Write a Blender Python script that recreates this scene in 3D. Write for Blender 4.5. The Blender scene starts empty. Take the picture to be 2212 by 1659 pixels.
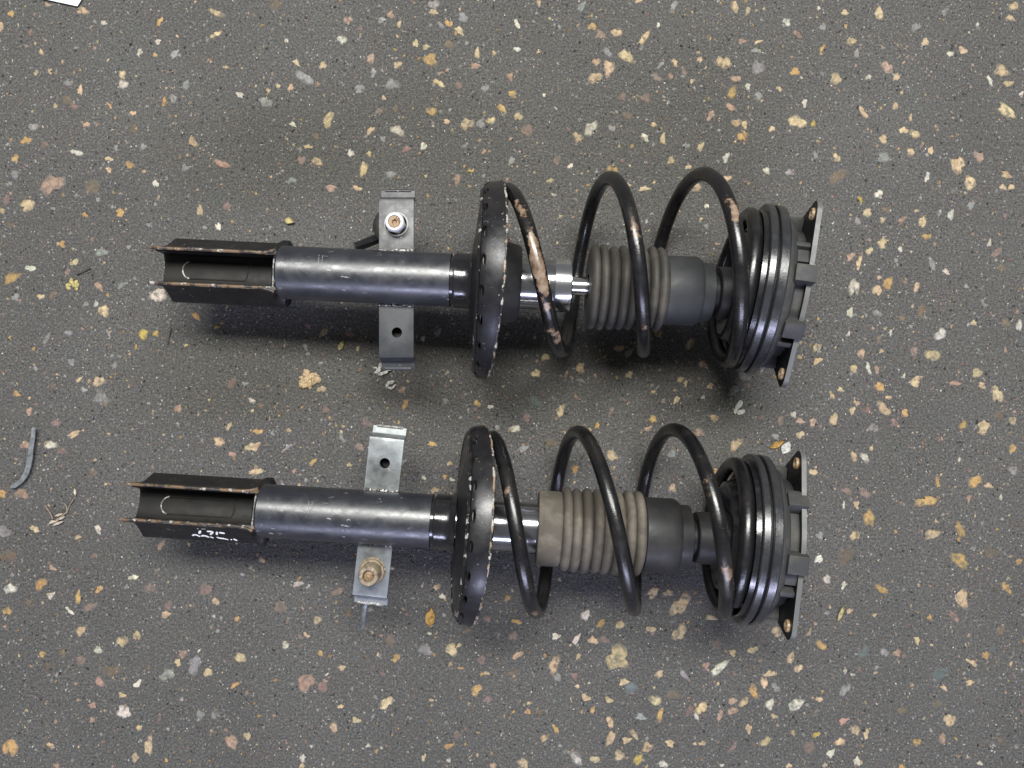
import bpy, bmesh, math, random
from mathutils import Vector, Matrix, noise as mnoise

PI = math.pi
R = math.radians
scene = bpy.context.scene
C = scene.collection

# ------------------------------------------------------------------ camera
H = 0.83            # lens height above the asphalt
F = 1650.0          # focal length, in pixels of a 2212 px wide picture
cam_d = bpy.data.cameras.new('camera')
cam_d.sensor_width = 36.0
cam_d.lens = 36.0 * F / 2212.0
cam_d.clip_start = 0.01
cam_d.clip_end = 200.0
cam = bpy.data.objects.new('camera', cam_d)
cam.location = (0, 0, H)
cam.rotation_euler = (0, 0, 0)
C.objects.link(cam)
scene.camera = cam

# ------------------------------------------------------------------ light
world = bpy.data.worlds.new('World')
scene.world = world
world.use_nodes = True
world.node_tree.nodes['Background'].inputs[0].default_value = (0.96, 0.98, 1.0, 1)
world.node_tree.nodes['Background'].inputs[1].default_value = 0.15


def area(name, loc, target, sx, sy, power, col):
    d = bpy.data.lights.new(name, 'AREA')
    d.shape = 'RECTANGLE'
    d.size, d.size_y = sx, sy
    d.energy = power
    d.color = col
    o = bpy.data.objects.new(name, d)
    o.location = loc
    o.rotation_euler = (Vector(target) - Vector(loc)).to_track_quat('-Z', 'Y').to_euler()
    C.objects.link(o)
    return o


area('ceiling_lamp', (0.10, 1.25, 2.7), (0, 0, 0), 2.2, 0.65, 172, (1.0, 0.99, 0.945))
area('doorway_light', (0.15, -2.7, 1.8), (0, 0, 0.1), 2.6, 0.45, 84, (0.68, 0.71, 1.0))

vs = scene.view_settings
vs.view_transform = 'Standard'
vs.look = 'None'
vs.exposure = 0.0
vs.gamma = 1.0
vs.use_curve_mapping = False


# ------------------------------------------------------------------ materials
def nodes_of(name):
    m = bpy.data.materials.new(name)
    m.use_nodes = True
    nt = m.node_tree
    return m, nt, nt.nodes['Principled BSDF']


def N(nt, typ, **kw):
    n = nt.nodes.new(typ)
    for k, v in kw.items():
        if k.startswith('i_'):
            key = k[2:]
            key = int(key) if key.isdigit() else key.replace('_', ' ')
            n.inputs[key].default_value = v
        else:
            setattr(n, k, v)
    return n


def ramp(nt, src, stops):
    r = nt.nodes.new('ShaderNodeValToRGB')
    el = r.color_ramp.elements
    while len(el) < len(stops):
        el.new(0.5)
    for e, (p, c) in zip(el, stops):
        e.position = p
        e.color = c if len(c) == 4 else (*c, 1)
    nt.links.new(src, r.inputs[0])
    return r.outputs[0]


def g(v):
    return (v, v, v, 1)


def mix(nt, fac, a, b):
    m = nt.nodes.new('ShaderNodeMix')
    m.data_type = 'RGBA'
    m.clamp_factor = True
    for sock, val in ((m.inputs[0], fac), (m.inputs[6], a), (m.inputs[7], b)):
        if hasattr(val, 'is_linked'):
            nt.links.new(val, sock)
        else:
            sock.default_value = val if not isinstance(val, tuple) else ((*val, 1) if len(val) == 3 else val)
    return m.outputs[2]


def math_n(nt, op, a, b=0.0, c=None):
    m = nt.nodes.new('ShaderNodeMath')
    m.operation = op
    for i, v in enumerate((a, b) if c is None else (a, b, c)):
        if hasattr(v, 'is_linked'):
            nt.links.new(v, m.inputs[i])
        else:
            m.inputs[i].default_value = v
    return m.outputs[0]


def noise_n(nt, scale, detail=4, rough=0.55, vec=None, stretch=None):
    n = N(nt, 'ShaderNodeTexNoise')
    n.inputs['Scale'].default_value = scale
    n.inputs['Detail'].default_value = detail
    n.inputs['Roughness'].default_value = rough
    if vec is None:
        vec = N(nt, 'ShaderNodeTexCoord').outputs['Object']
    if stretch:
        mp = N(nt, 'ShaderNodeMapping')
        mp.inputs['Scale'].default_value = stretch
        nt.links.new(vec, mp.inputs[0])
        vec = mp.outputs[0]
    nt.links.new(vec, n.inputs['Vector'])
    return n


def bump(nt, b, height, strength, dist):
    bp = N(nt, 'ShaderNodeBump')
    bp.inputs['Strength'].default_value = strength
    bp.inputs['Distance'].default_value = dist
    nt.links.new(height, bp.inputs['Height'])
    nt.links.new(bp.outputs[0], b.inputs['Normal'])


def paint(name, base, rough, dirt=(0.09, 0.075, 0.06), dirt_amt=0.5, spec=0.5, metal=0.0, scratch=0.0, stretch=None, coat=0.0):
    """enamel or plastic with dust in patches, uneven gloss, a few chips"""
    m, nt, b = nodes_of(name)
    n1 = noise_n(nt, 38, 6, 0.62)
    f1 = ramp(nt, n1.outputs[0], [(0.47, g(0)), (0.75, g(dirt_amt))])
    col = mix(nt, f1, base, dirt)
    if scratch > 0:
        n2 = noise_n(nt, 260, 3, 0.6, stretch=stretch)
        f2 = ramp(nt, n2.outputs[0], [(0.74 - scratch * 0.1, g(0)), (0.79 - scratch * 0.1, g(1))])
        n2b = noise_n(nt, 30, 2, 0.5)
        f2 = math_n(nt, 'MULTIPLY', f2, ramp(nt, n2b.outputs[0], [(0.45, g(0)), (0.62, g(1))]))
        col = mix(nt, f2, col, (0.30, 0.29, 0.27))
    nt.links.new(col, b.inputs['Base Color'])
    n3 = noise_n(nt, 90, 5, 0.6)
    rr = ramp(nt, n3.outputs[0], [(0.3, g(max(0.03, rough - 0.08))), (0.72, g(min(1, rough + 0.14)))])
    nt.links.new(rr, b.inputs['Roughness'])
    b.inputs['Specular IOR Level'].default_value = spec
    b.inputs['Metallic'].default_value = metal
    b.inputs['Coat Weight'].default_value = coat
    b.inputs['Coat Roughness'].default_value = 0.12
    n4 = noise_n(nt, 420, 4, 0.6)
    bump(nt, b, n4.outputs[0], 0.12, 0.0006)
    return m


def worn(name, base, rust, bare, t_rust=0.5, t_bare=0.6, scale=55, rough=0.42):
    """black paint rubbed through to rust and bright steel"""
    m, nt, b = nodes_of(name)
    n1 = noise_n(nt, scale, 6, 0.65)
    f1 = ramp(nt, n1.outputs[0], [(t_rust - 0.03, g(0)), (t_rust + 0.03, g(1))])
    col = mix(nt, f1, base, rust)
    n2 = noise_n(nt, scale * 1.7, 5, 0.62)
    f2 = ramp(nt, n2.outputs[0], [(t_bare - 0.02, g(0)), (t_bare + 0.02, g(1))])
    col = mix(nt, f2, col, bare)
    nt.links.new(col, b.inputs['Base Color'])
    b.inputs['Roughness'].default_value = rough
    n4 = noise_n(nt, 500, 4, 0.6)
    bump(nt, b, n4.outputs[0], 0.25, 0.0006)
    return m


M = {}
M['tube'] = paint('tube_enamel', (0.014, 0.0155, 0.022), 0.36, (0.045, 0.045, 0.046), 0.35, 1.0, 0.0, 0.9, (0.35, 1, 1))
M['gloss'] = paint('gloss_black', (0.009, 0.009, 0.011), 0.17, (0.035, 0.032, 0.028), 0.2, 0.9)
M['black'] = paint('bracket_black', (0.008, 0.008, 0.009), 0.42, (0.034, 0.028, 0.022), 0.3, 0.35, 0.0, 0.7)
M['inside'] = paint('channel_black', (0.0055, 0.0053, 0.0053), 0.5, (0.026, 0.020, 0.013), 0.45, 0.28)
M['pan'] = paint('pan_black', (0.009, 0.009, 0.0115), 0.33, (0.042, 0.037, 0.031), 0.35, 0.5, 0.0, 0.65)
M['strap_dark'] = paint('strap_satin', (0.034, 0.037, 0.041), 0.40, (0.022, 0.022, 0.022), 0.5, 0.55, 0.1, 1.0)
M['strap_pale'] = paint('strap_worn', (0.21, 0.228, 0.236), 0.38, (0.06, 0.062, 0.062), 0.9, 0.6, 0.35, 1.2)
M['rubber'] = paint('rubber', (0.014, 0.014, 0.015), 0.45, (0.055, 0.05, 0.043), 0.45, 0.5)
M['rubber_band'] = paint('rubber_band', (0.020, 0.021, 0.024), 0.25, (0.05, 0.048, 0.046), 0.35, 0.9)
M['mount'] = paint('mount_grey', (0.036, 0.037, 0.038), 0.6, (0.095, 0.088, 0.075), 0.8, 0.35)
M['plate_edge'] = paint('plate_grey', (0.10, 0.104, 0.104), 0.45, (0.12, 0.11, 0.09), 0.6, 0.5)
M['bellow_dark'] = paint('bellow_dark', (0.045, 0.042, 0.037), 0.6, (0.105, 0.095, 0.079), 0.8, 0.35)
M['bellow_dust'] = paint('bellow_dusty', (0.092, 0.082, 0.068), 0.8, (0.20, 0.178, 0.145), 0.95, 0.2)
M['stop'] = paint('bump_stop', (0.027, 0.029, 0.031), 0.55, (0.05, 0.048, 0.044), 0.5, 0.35)
M['stop_dark'] = paint('bump_stop_dark', (0.017, 0.017, 0.018), 0.5, (0.05, 0.045, 0.039), 0.45, 0.35)
M['rim_worn'] = worn('rim_worn', (0.022, 0.020, 0.020), (0.24, 0.175, 0.12), (0.36, 0.34, 0.31), 0.52, 0.55, 75)
M['pan_bead'] = worn('pan_bead', (0.012, 0.012, 0.013), (0.03, 0.028, 0.026), (0.40, 0.39, 0.37), 0.55, 0.60, 60, 0.3)
M['ear_worn'] = worn('ear_worn', (0.030, 0.025, 0.022), (0.13, 0.085, 0.048), (0.34, 0.33, 0.31), 0.49, 0.60, 85)
M['lip_worn_glint'] = worn('lip_worn_glint', (0.12, 0.122, 0.12), (0.16, 0.14, 0.11), (0.38, 0.38, 0.37), 0.60, 0.52, 160)  # rubbed edges; also the painted glint on the slot arc
M['rusty'] = worn('rusty_bolt', (0.22, 0.175, 0.12), (0.12, 0.085, 0.055), (0.32, 0.28, 0.215), 0.55, 0.60, 190, 0.7)
M['bolt_end'] = worn('bolt_end', (0.27, 0.185, 0.105), (0.14, 0.08, 0.04), (0.36, 0.29, 0.2), 0.55, 0.62, 240, 0.65)
M['brass'] = worn('stud_brass', (0.35, 0.25, 0.14), (0.2, 0.13, 0.07), (0.5, 0.42, 0.3), 0.55, 0.6, 200, 0.4)
M['weld'] = worn('weld', (0.05, 0.047, 0.045), (0.2, 0.16, 0.12), (0.55, 0.54, 0.52), 0.55, 0.55, 190)


def simple(name, col, rough, metal=0.0, spec=0.5, nz=0.0, scale=120):
    m, nt, b = nodes_of(name)
    n = noise_n(nt, scale, 5, 0.6)
    lo = tuple(c * (1 - nz) for c in col)
    hi = tuple(min(1, c * (1 + nz)) for c in col)
    nt.links.new(ramp(nt, n.outputs[0], [(0.35, lo), (0.68, hi)]), b.inputs['Base Color'])
    b.inputs['Roughness'].default_value = rough
    b.inputs['Metallic'].default_value = metal
    b.inputs['Specular IOR Level'].default_value = spec
    return m


M['chrome'] = simple('chrome', (0.86, 0.87, 0.88), 0.16, 1.0, 0.5, 0.04)
M['neck'] = simple('polished_neck', (0.40, 0.40, 0.42), 0.15, 0.95, 0.6, 0.12)
M['zinc'] = simple('zinc_nut', (0.72, 0.72, 0.70), 0.38, 0.55, 0.5, 0.15)
M['nylon'] = simple('nylon_ring', (0.80, 0.80, 0.79), 0.4, 0.0, 0.5, 0.04)
M['dark_hole'] = simple('dark_recess', (0.02, 0.017, 0.014), 0.7, 0.0, 0.3, 0.2)
M['white_paint'] = simple('white_marker', (0.82, 0.82, 0.80), 0.55, 0.0, 0.4, 0.05, 300)
M['stamp'] = simple('stamped_mark', (0.17, 0.17, 0.165), 0.5, 0.1, 0.5, 0.3)
M['paper'] = simple('paper', (0.86, 0.86, 0.85), 0.8, 0.0, 0.2, 0.02, 60)
M['strip'] = simple('strip_steel', (0.21, 0.225, 0.235), 0.42, 0.35, 0.5, 0.4, 150)
M['twig'] = simple('dry_stem', (0.21, 0.17, 0.13), 0.85, 0.0, 0.2, 0.4, 300)
M['seed'] = simple('seed_husk', (0.42, 0.37, 0.29), 0.8, 0.0, 0.25, 0.35, 400)
M['leaf_ochre'] = simple('leaf_ochre', (0.30, 0.18, 0.05), 0.75, 0.0, 0.3, 0.5, 300)
M['leaf_yellow'] = simple('leaf_yellow', (0.32, 0.275, 0.13), 0.75, 0.0, 0.3, 0.45, 300)
M['crumb'] = simple('crumb_tan', (0.38, 0.285, 0.175), 0.9, 0.0, 0.15, 0.55, 520)
M['moss'] = simple('crumb_olive', (0.33, 0.28, 0.12), 0.85, 0.0, 0.2, 0.5, 420)
M['pale_chip'] = simple('pale_chip', (0.40, 0.40, 0.365), 0.45, 0.0, 0.5, 0.45, 420)
M['bristle'] = simple('bristle', (0.015, 0.014, 0.014), 0.5)


def spring_material():
    m, nt, b = nodes_of('spring_enamel')
    at = N(nt, 'ShaderNodeAttribute', attribute_name='wear')
    n1 = noise_n(nt, 62, 5, 0.6)
    nf = noise_n(nt, 340, 4, 0.7)
    s = math_n(nt, 'ADD', n1.outputs[0], math_n(nt, 'MULTIPLY', at.outputs['Fac'], 0.42))
    s = math_n(nt, 'ADD', s, math_n(nt, 'MULTIPLY', math_n(nt, 'SUBTRACT', nf.outputs[0], 0.5), 0.22))
    f = ramp(nt, s, [(0.70, g(0)), (0.725, g(1))])
    n2 = noise_n(nt, 110, 5, 0.65)
    rust = ramp(nt, n2.outputs[0], [(0.34, (0.085, 0.055, 0.036)), (0.50, (0.19, 0.135, 0.092)), (0.60, (0.25, 0.19, 0.138)), (0.72, (0.15, 0.145, 0.135))])
    rust = mix(nt, ramp(nt, s, [(0.725, g(1)), (0.77, g(0))]), rust, (0.075, 0.045, 0.028))
    # small stone chips all along the wire
    nch = noise_n(nt, 210, 4, 0.7)
    chip = ramp(nt, nch.outputs[0], [(0.655, g(0)), (0.68, g(0.75))])
    f = math_n(nt, 'MAXIMUM', f, chip)
    n3 = noise_n(nt, 30, 5, 0.6)
    base = mix(nt, ramp(nt, n3.outputs[0], [(0.50, g(0)), (0.72, g(0.4))]), (0.007, 0.007, 0.008), (0.040, 0.036, 0.031))
    nt.links.new(mix(nt, f, base, rust), b.inputs['Base Color'])
    nt.links.new(ramp(nt, n1.outputs[0], [(0.3, g(0.19)), (0.7, g(0.40))]), b.inputs['Roughness'])
    b.inputs['Specular IOR Level'].default_value = 0.65
    n4 = noise_n(nt, 300, 4, 0.6)
    bump(nt, b, n4.outputs[0], 0.2, 0.0007)
    return m


M['spring'] = spring_material()

ASPH = (0.080, 0.078, 0.071)


def asphalt_material():
    m, nt, b = nodes_of('asphalt')
    pos = N(nt, 'ShaderNodeTexCoord').outputs['Object']
    big = noise_n(nt, 5.5, 5, 0.55, pos)
    base = ramp(nt, big.outputs[0], [(0.30, (0.052, 0.050, 0.045)), (0.5, (0.077, 0.075, 0.068)), (0.70, (0.104, 0.102, 0.093))])
    tint = noise_n(nt, 17, 4, 0.6, pos)
    base = mix(nt, ramp(nt, tint.outputs[0], [(0.52, g(0)), (0.70, g(0.7))]), base, (0.086, 0.070, 0.060))
    tint2 = noise_n(nt, 13, 3, 0.6, N(nt, 'ShaderNodeNewGeometry').outputs['Position'], (1.0, 1.3, 1))
    base = mix(nt, ramp(nt, tint2.outputs[0], [(0.55, g(0)), (0.72, g(0.6))]), base, (0.072, 0.084, 0.079))
    # oily darker stains
    st = noise_n(nt, 7.5, 3, 0.5, pos, (1.2, 0.9, 1))
    base = mix(nt, ramp(nt, st.outputs[0], [(0.55, g(0)), (0.70, g(0.6))]), base, (0.040, 0.038, 0.035))
    # sand grains
    for sc, seed, lo, hi, amt in ((620, 0, 0.30, 0.10, 0.75), (1050, 3, 0.36, 0.16, 0.6)):
        v = N(nt, 'ShaderNodeTexVoronoi')
        v.inputs['Scale'].default_value = sc
        mp = N(nt, 'ShaderNodeMapping')
        mp.inputs['Location'].default_value = (seed, seed * 1.7, 0)
        nt.links.new(pos, mp.inputs[0])
        nt.links.new(mp.outputs[0], v.inputs['Vector'])
        sep = N(nt, 'ShaderNodeSeparateColor')
        nt.links.new(v.outputs['Color'], sep.inputs[0])
        shade = ramp(nt, sep.outputs[0], [(0.0, (0.030, 0.029, 0.028)), (0.35, (0.065, 0.063, 0.060)), (0.7, (0.10, 0.098, 0.093)), (0.93, (0.17, 0.165, 0.15)), (1.0, (0.30, 0.28, 0.24))])
        f = ramp(nt, v.outputs['Distance'], [(hi, g(amt)), (lo + 0.18, g(0.12))])
        base = mix(nt, f, base, shade)
    fine = noise_n(nt, 1500, 3, 0.7, pos)
    base = mix(nt, 0.5, base, ramp(nt, fine.outputs[0], [(0.33, (0.018, 0.018, 0.017)), (0.5, (0.08, 0.079, 0.075)), (0.68, (0.27, 0.265, 0.25))]))
    gr_ = noise_n(nt, 430, 2, 0.75, pos)
    gv = ramp(nt, gr_.outputs[0], [(0.30, g(0.45)), (0.45, g(0.88)), (0.56, g(1.10)), (0.68, g(1.75))])
    mu = nt.nodes.new('ShaderNodeMix')
    mu.data_type = 'RGBA'
    mu.blend_type = 'MULTIPLY'
    mu.inputs[0].default_value = 1.0
    nt.links.new(base, mu.inputs[6])
    nt.links.new(gv, mu.inputs[7])
    base = mu.outputs[2]
    nt.links.new(base, b.inputs['Base Color'])
    b.inputs['Roughness'].default_value = 0.82
    b.inputs['Specular IOR Level'].default_value = 0.32
    h1 = noise_n(nt, 420, 5, 0.7, pos)
    h2 = noise_n(nt, 70, 4, 0.6, pos)
    hh = math_n(nt, 'ADD', h1.outputs[0], math_n(nt, 'MULTIPLY', h2.outputs[0], 1.2))
    bump(nt, b, hh, 0.8, 0.003)
    return m


M['asphalt'] = asphalt_material()


def stone_material(name, from_object):
    m, nt, b = nodes_of(name)
    if from_object:
        oi = N(nt, 'ShaderNodeObjectInfo')
        col = oi.outputs['Color']
    else:
        col = N(nt, 'ShaderNodeAttribute', attribute_name='Col').outputs['Color']
    pos = N(nt, 'ShaderNodeNewGeometry').outputs['Position']
    n1 = noise_n(nt, 260, 5, 0.65, pos)
    var = mix(nt, ramp(nt, n1.outputs[0], [(0.3, g(0.0)), (0.7, g(1.0))]), (0.62, 0.60, 0.58), (1.22, 1.2, 1.18))
    mm = nt.nodes.new('ShaderNodeMix')
    mm.data_type = 'RGBA'
    mm.blend_type = 'MULTIPLY'
    mm.inputs[0].default_value = 1.0
    nt.links.new(col, mm.inputs[6])
    nt.links.new(var, mm.inputs[7])
    n2 = noise_n(nt, 170, 6, 0.7, pos, (1.0, 0.8, 1.0))
    film = ramp(nt, n2.outputs[0], [(0.48, g(0)), (0.62, g(0.8 if from_object else 0.45))])
    if from_object:
        oc = N(nt, 'ShaderNodeTexCoord').outputs['Object']
        mp = N(nt, 'ShaderNodeMapping')
        mp.inputs['Scale'].default_value = (1, 1, 0)
        nt.links.new(oc, mp.inputs[0])
        ln = N(nt, 'ShaderNodeVectorMath', operation='LENGTH')
        nt.links.new(mp.outputs[0], ln.inputs[0])
        nz = noise_n(nt, 330, 4, 0.6, pos)
        ed = math_n(nt, 'ADD', ln.outputs['Value'], math_n(nt, 'MULTIPLY', nz.outputs[0], 0.34))
        edge = ramp(nt, ed, [(0.50, g(0)), (0.66, g(0.8))])
        film = math_n(nt, 'MAXIMUM', film, edge)
    nt.links.new(mix(nt, film, mm.outputs[2], ASPH), b.inputs['Base Color'])
    b.inputs['Roughness'].default_value = 0.75
    b.inputs['Specular IOR Level'].default_value = 0.35
    bump(nt, b, noise_n(nt, 600, 4, 0.65, pos).outputs[0], 0.4, 0.001)
    return m


M['stone'] = stone_material('aggregate_stone', True)
M['grit'] = stone_material('aggregate_grit', False)


# ------------------------------------------------------------------ mesh helpers
def finish(me, smooth=35):
    if smooth is not None:
        me.polygons.foreach_set('use_smooth', [True] * len(me.polygons))
        me.set_sharp_from_angle(angle=R(smooth))
    me.update()


def obj(name, bm, mats, parent=None, smooth=35, recalc=True):
    if recalc:
        bmesh.ops.recalc_face_normals(bm, faces=bm.faces)
    me = bpy.data.meshes.new(name)
    bm.to_mesh(me)
    bm.free()
    for m in (mats if isinstance(mats, (list, tuple)) else [mats]):
        me.materials.append(M[m])
    finish(me, smooth)
    o = bpy.data.objects.new(name, me)
    C.objects.link(o)
    if parent:
        o.parent = parent
    return o


def tag(o, label, cat, group=None, kind=None):
    o['label'] = label
    o['category'] = cat
    if group:
        o['group'] = group
    if kind:
        o['kind'] = kind
    return o


def lathe(bm, prof, seg=72, mat=Matrix.Identity(4), closed=False, mi=0, wob=0.0):
    """revolve (x, r) points about the X axis"""
    rings = []
    for (x, r) in prof:
        if r < 1e-6:
            rings.append([bm.verts.new(mat @ Vector((x, 0, 0)))])
        else:
            ring = []
            for k in range(seg):
                a = 2 * PI * k / seg
                rr = r * (1 + wob * mnoise.noise(Vector((x * 60, math.cos(a) * 2, math.sin(a) * 2))))
                ring.append(bm.verts.new(mat @ Vector((x, rr * math.cos(a), rr * math.sin(a)))))
            rings.append(ring)
    n = len(rings)
    for i in range(n if closed else n - 1):
        a, b = rings[i], rings[(i + 1) % n]
        for k in range(seg):
            k2 = (k + 1) % seg
            if len(a) == 1 and len(b) == 1:
                continue
            if len(a) == 1:
                f = bm.faces.new((a[0], b[k], b[k2]))
            elif len(b) == 1:
                f = bm.faces.new((a[k], b[0], a[k2]))
            else:
                f = bm.faces.new((a[k], b[k], b[k2], a[k2]))
            f.material_index = mi
    return bm


def box(bm, lo, hi, mat=Matrix.Identity(4), bev=0.0, mi=0):
    vs_ = [bm.verts.new(Vector((x, y, z))) for x in (lo[0], hi[0]) for y in (lo[1], hi[1]) for z in (lo[2], hi[2])]
    idx = [(0, 1, 3, 2), (4, 6, 7, 5), (0, 4, 5, 1), (2, 3, 7, 6), (0, 2, 6, 4), (1, 5, 7, 3)]
    fs = [bm.faces.new([vs_[i] for i in q]) for q in idx]
    for f in fs:
        f.material_index = mi
    vv = vs_
    if bev > 0:
        edges = list({e for f in fs for e in f.edges})
        r = bmesh.ops.bevel(bm, geom=edges, offset=bev, segments=2, affect='EDGES', profile=0.6)
        vv = list({v for f in r['faces'] for v in f.verts} | {v for v in vs_ if v.is_valid})
    bmesh.ops.transform(bm, matrix=mat, verts=vv)
    return bm


def tube(bm, pts, rad, seg=14, cap=True, mi=0, squash=None):
    """swept round (or squashed) bar along points; rad may be a list"""
    n = len(pts)
    rads = rad if isinstance(rad, (list, tuple)) else [rad] * n
    tang = []
    for i in range(n):
        d = pts[min(n - 1, i + 1)] - pts[max(0, i - 1)]
        tang.append(d.normalized())
    ref = Vector((0, 0, 1)) if abs(tang[0].z) < 0.9 else Vector((1, 0, 0))
    nrm = (ref - tang[0] * ref.dot(tang[0])).normalized()
    rings = []
    for i in range(n):
        nrm = (nrm - tang[i] * nrm.dot(tang[i])).normalized()
        bi = tang[i].cross(nrm)
        ring = []
        for k in range(seg):
            a = 2 * PI * k / seg
            u, w = math.cos(a), math.sin(a)
            if squash:
                u *= squash
            ring.append(bm.verts.new(pts[i] + (nrm * u + bi * w) * rads[i]))
        rings.append(ring)
    for i in range(n - 1):
        for k in range(seg):
            f = bm.faces.new((rings[i][k], rings[i + 1][k], rings[i + 1][(k + 1) % seg], rings[i][(k + 1) % seg]))
            f.material_index = mi
    if cap:
        bm.faces.new(rings[0])
        bm.faces.new(list(reversed(rings[-1])))
    return rings


def sheet(bm, path, thick, s0, s1, mat=Matrix.Identity(4), edge_mi=None, mi=0, s_in=None):
    """a bent sheet: path of (t, z) points, thickness to the right of travel, extruded along X from s0 to s1"""
    n = len(path)
    off = []
    for i in range(n):
        a = Vector(path[max(0, i - 1)])
        b = Vector(path[min(n - 1, i + 1)])
        p = Vector(path[i])
        d0 = (p - a).normalized() if i > 0 else None
        d1 = (b - p).normalized() if i < n - 1 else None
        d = ((d0 or d1) + (d1 or d0)).normalized()
        nn = Vector((d.y, -d.x))
        k = 1.0
        if d0 and d1:
            k = 1 / max(0.4, math.cos(d0.angle(d1) / 2))
        off.append(p + nn * thick * k)
    loop = [Vector(p) for p in path] + list(reversed(off))
    sa = [s0] * len(loop)
    if s_in:
        sa = [s_in(p) for p in loop]
    A = [bm.verts.new(mat @ Vector((sa[i], p.x, p.y))) for i, p in enumerate(loop)]
    B = [bm.verts.new(mat @ Vector((s1, p.x, p.y))) for p in loop]
    L = len(loop)
    for i in range(L):
        j = (i + 1) % L
        f = bm.faces.new((A[i], A[j], B[j], B[i]))
        f.material_index = mi
        if edge_mi is not None and i in (n - 1, L - 1):
            f.material_index = edge_mi
    for i in range(n - 1):
        for V in (A, B):
            f = bm.faces.new((V[i], V[i + 1], V[L - 2 - i], V[L - 1 - i]))
            f.material_index = edge_mi if (edge_mi is not None and V is A) else mi
    return bm


def cut(o, cutter_bm):
    """boolean holes, applied"""
    bmesh.ops.recalc_face_normals(cutter_bm, faces=cutter_bm.faces)
    me = bpy.data.meshes.new('cutter')
    cutter_bm.to_mesh(me)
    cutter_bm.free()
    c = bpy.data.objects.new('cutter', me)
    C.objects.link(c)
    par = o.parent
    o.parent = None
    md = o.modifiers.new('cut', 'BOOLEAN')
    md.operation = 'DIFFERENCE'
    md.solver = 'EXACT'
    md.object = c
    dg = bpy.context.evaluated_depsgraph_get()
    new = bpy.data.meshes.new_from_object(o.evaluated_get(dg))
    o.modifiers.clear()
    o.data = new
    finish(new, 35)
    o.parent = par
    bpy.data.objects.remove(c)
    bpy.data.meshes.remove(me)


def hull(points):
    pts = sorted(set((round(p[0], 6), round(p[1], 6)) for p in points))

    def half(seq):
        out = []
        for p in seq:
            while len(out) >= 2 and (out[-1][0] - out[-2][0]) * (p[1] - out[-2][1]) - (out[-1][1] - out[-2][1]) * (p[0] - out[-2][0]) <= 0:
                out.pop()
            out.append(p)
        return out
    lo = half(pts)
    up = half(reversed(pts))
    return lo[:-1] + up[:-1]


def floor_at(px, py, z=0.0):
    """a spot seen at (px, py) of a 2212 x 1659 view, on the level z"""
    k = (H - z) / F
    return Vector(((px - 1106) * k, (829.5 - py) * k, z))


def lerp_table(tab, x):
    if x <= tab[0][0]:
        return tab[0][1]
    for (a, va), (b, vb) in zip(tab, tab[1:]):
        if x <= b:
            f = (x - a) / (b - a)
            return va + (vb - va) * f
    return tab[-1][1]


def smooth_table(tab, x):
    """Catmull-Rom through (x, v) knots"""
    n = len(tab)
    if x <= tab[0][0]:
        return tab[0][1]
    if x >= tab[-1][0]:
        return tab[-1][1]
    for i in range(n - 1):
        if x <= tab[i + 1][0]:
            break
    x0, v0 = tab[i]
    x1, v1 = tab[i + 1]
    m0 = (v1 - tab[i - 1][1]) / (x1 - tab[i - 1][0]) if i > 0 else (v1 - v0) / (x1 - x0)
    m1 = (tab[i + 2][1] - v0) / (tab[i + 2][0] - x0) if i < n - 2 else (v1 - v0) / (x1 - x0)
    d = x1 - x0
    t = (x - x0) / d
    return (2 * t**3 - 3 * t**2 + 1) * v0 + (t**3 - 2 * t**2 + t) * d * m0 + (-2 * t**3 + 3 * t**2) * v1 + (t**3 - t**2) * d * m1


# ------------------------------------------------------------------ ground
bm = bmesh.new()
bmesh.ops.create_grid(bm, x_segments=40, y_segments=40, size=2.0)
ground = obj('asphalt_ground', bm, 'asphalt', smooth=None)
ground['kind'] = 'structure'
ground['label'] = 'dark grey worn asphalt with tan and grey stones showing'

# ------------------------------------------------------------------ struts
AX = 0.096       # height of the strut axis over the ground
mm = 0.001


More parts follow.
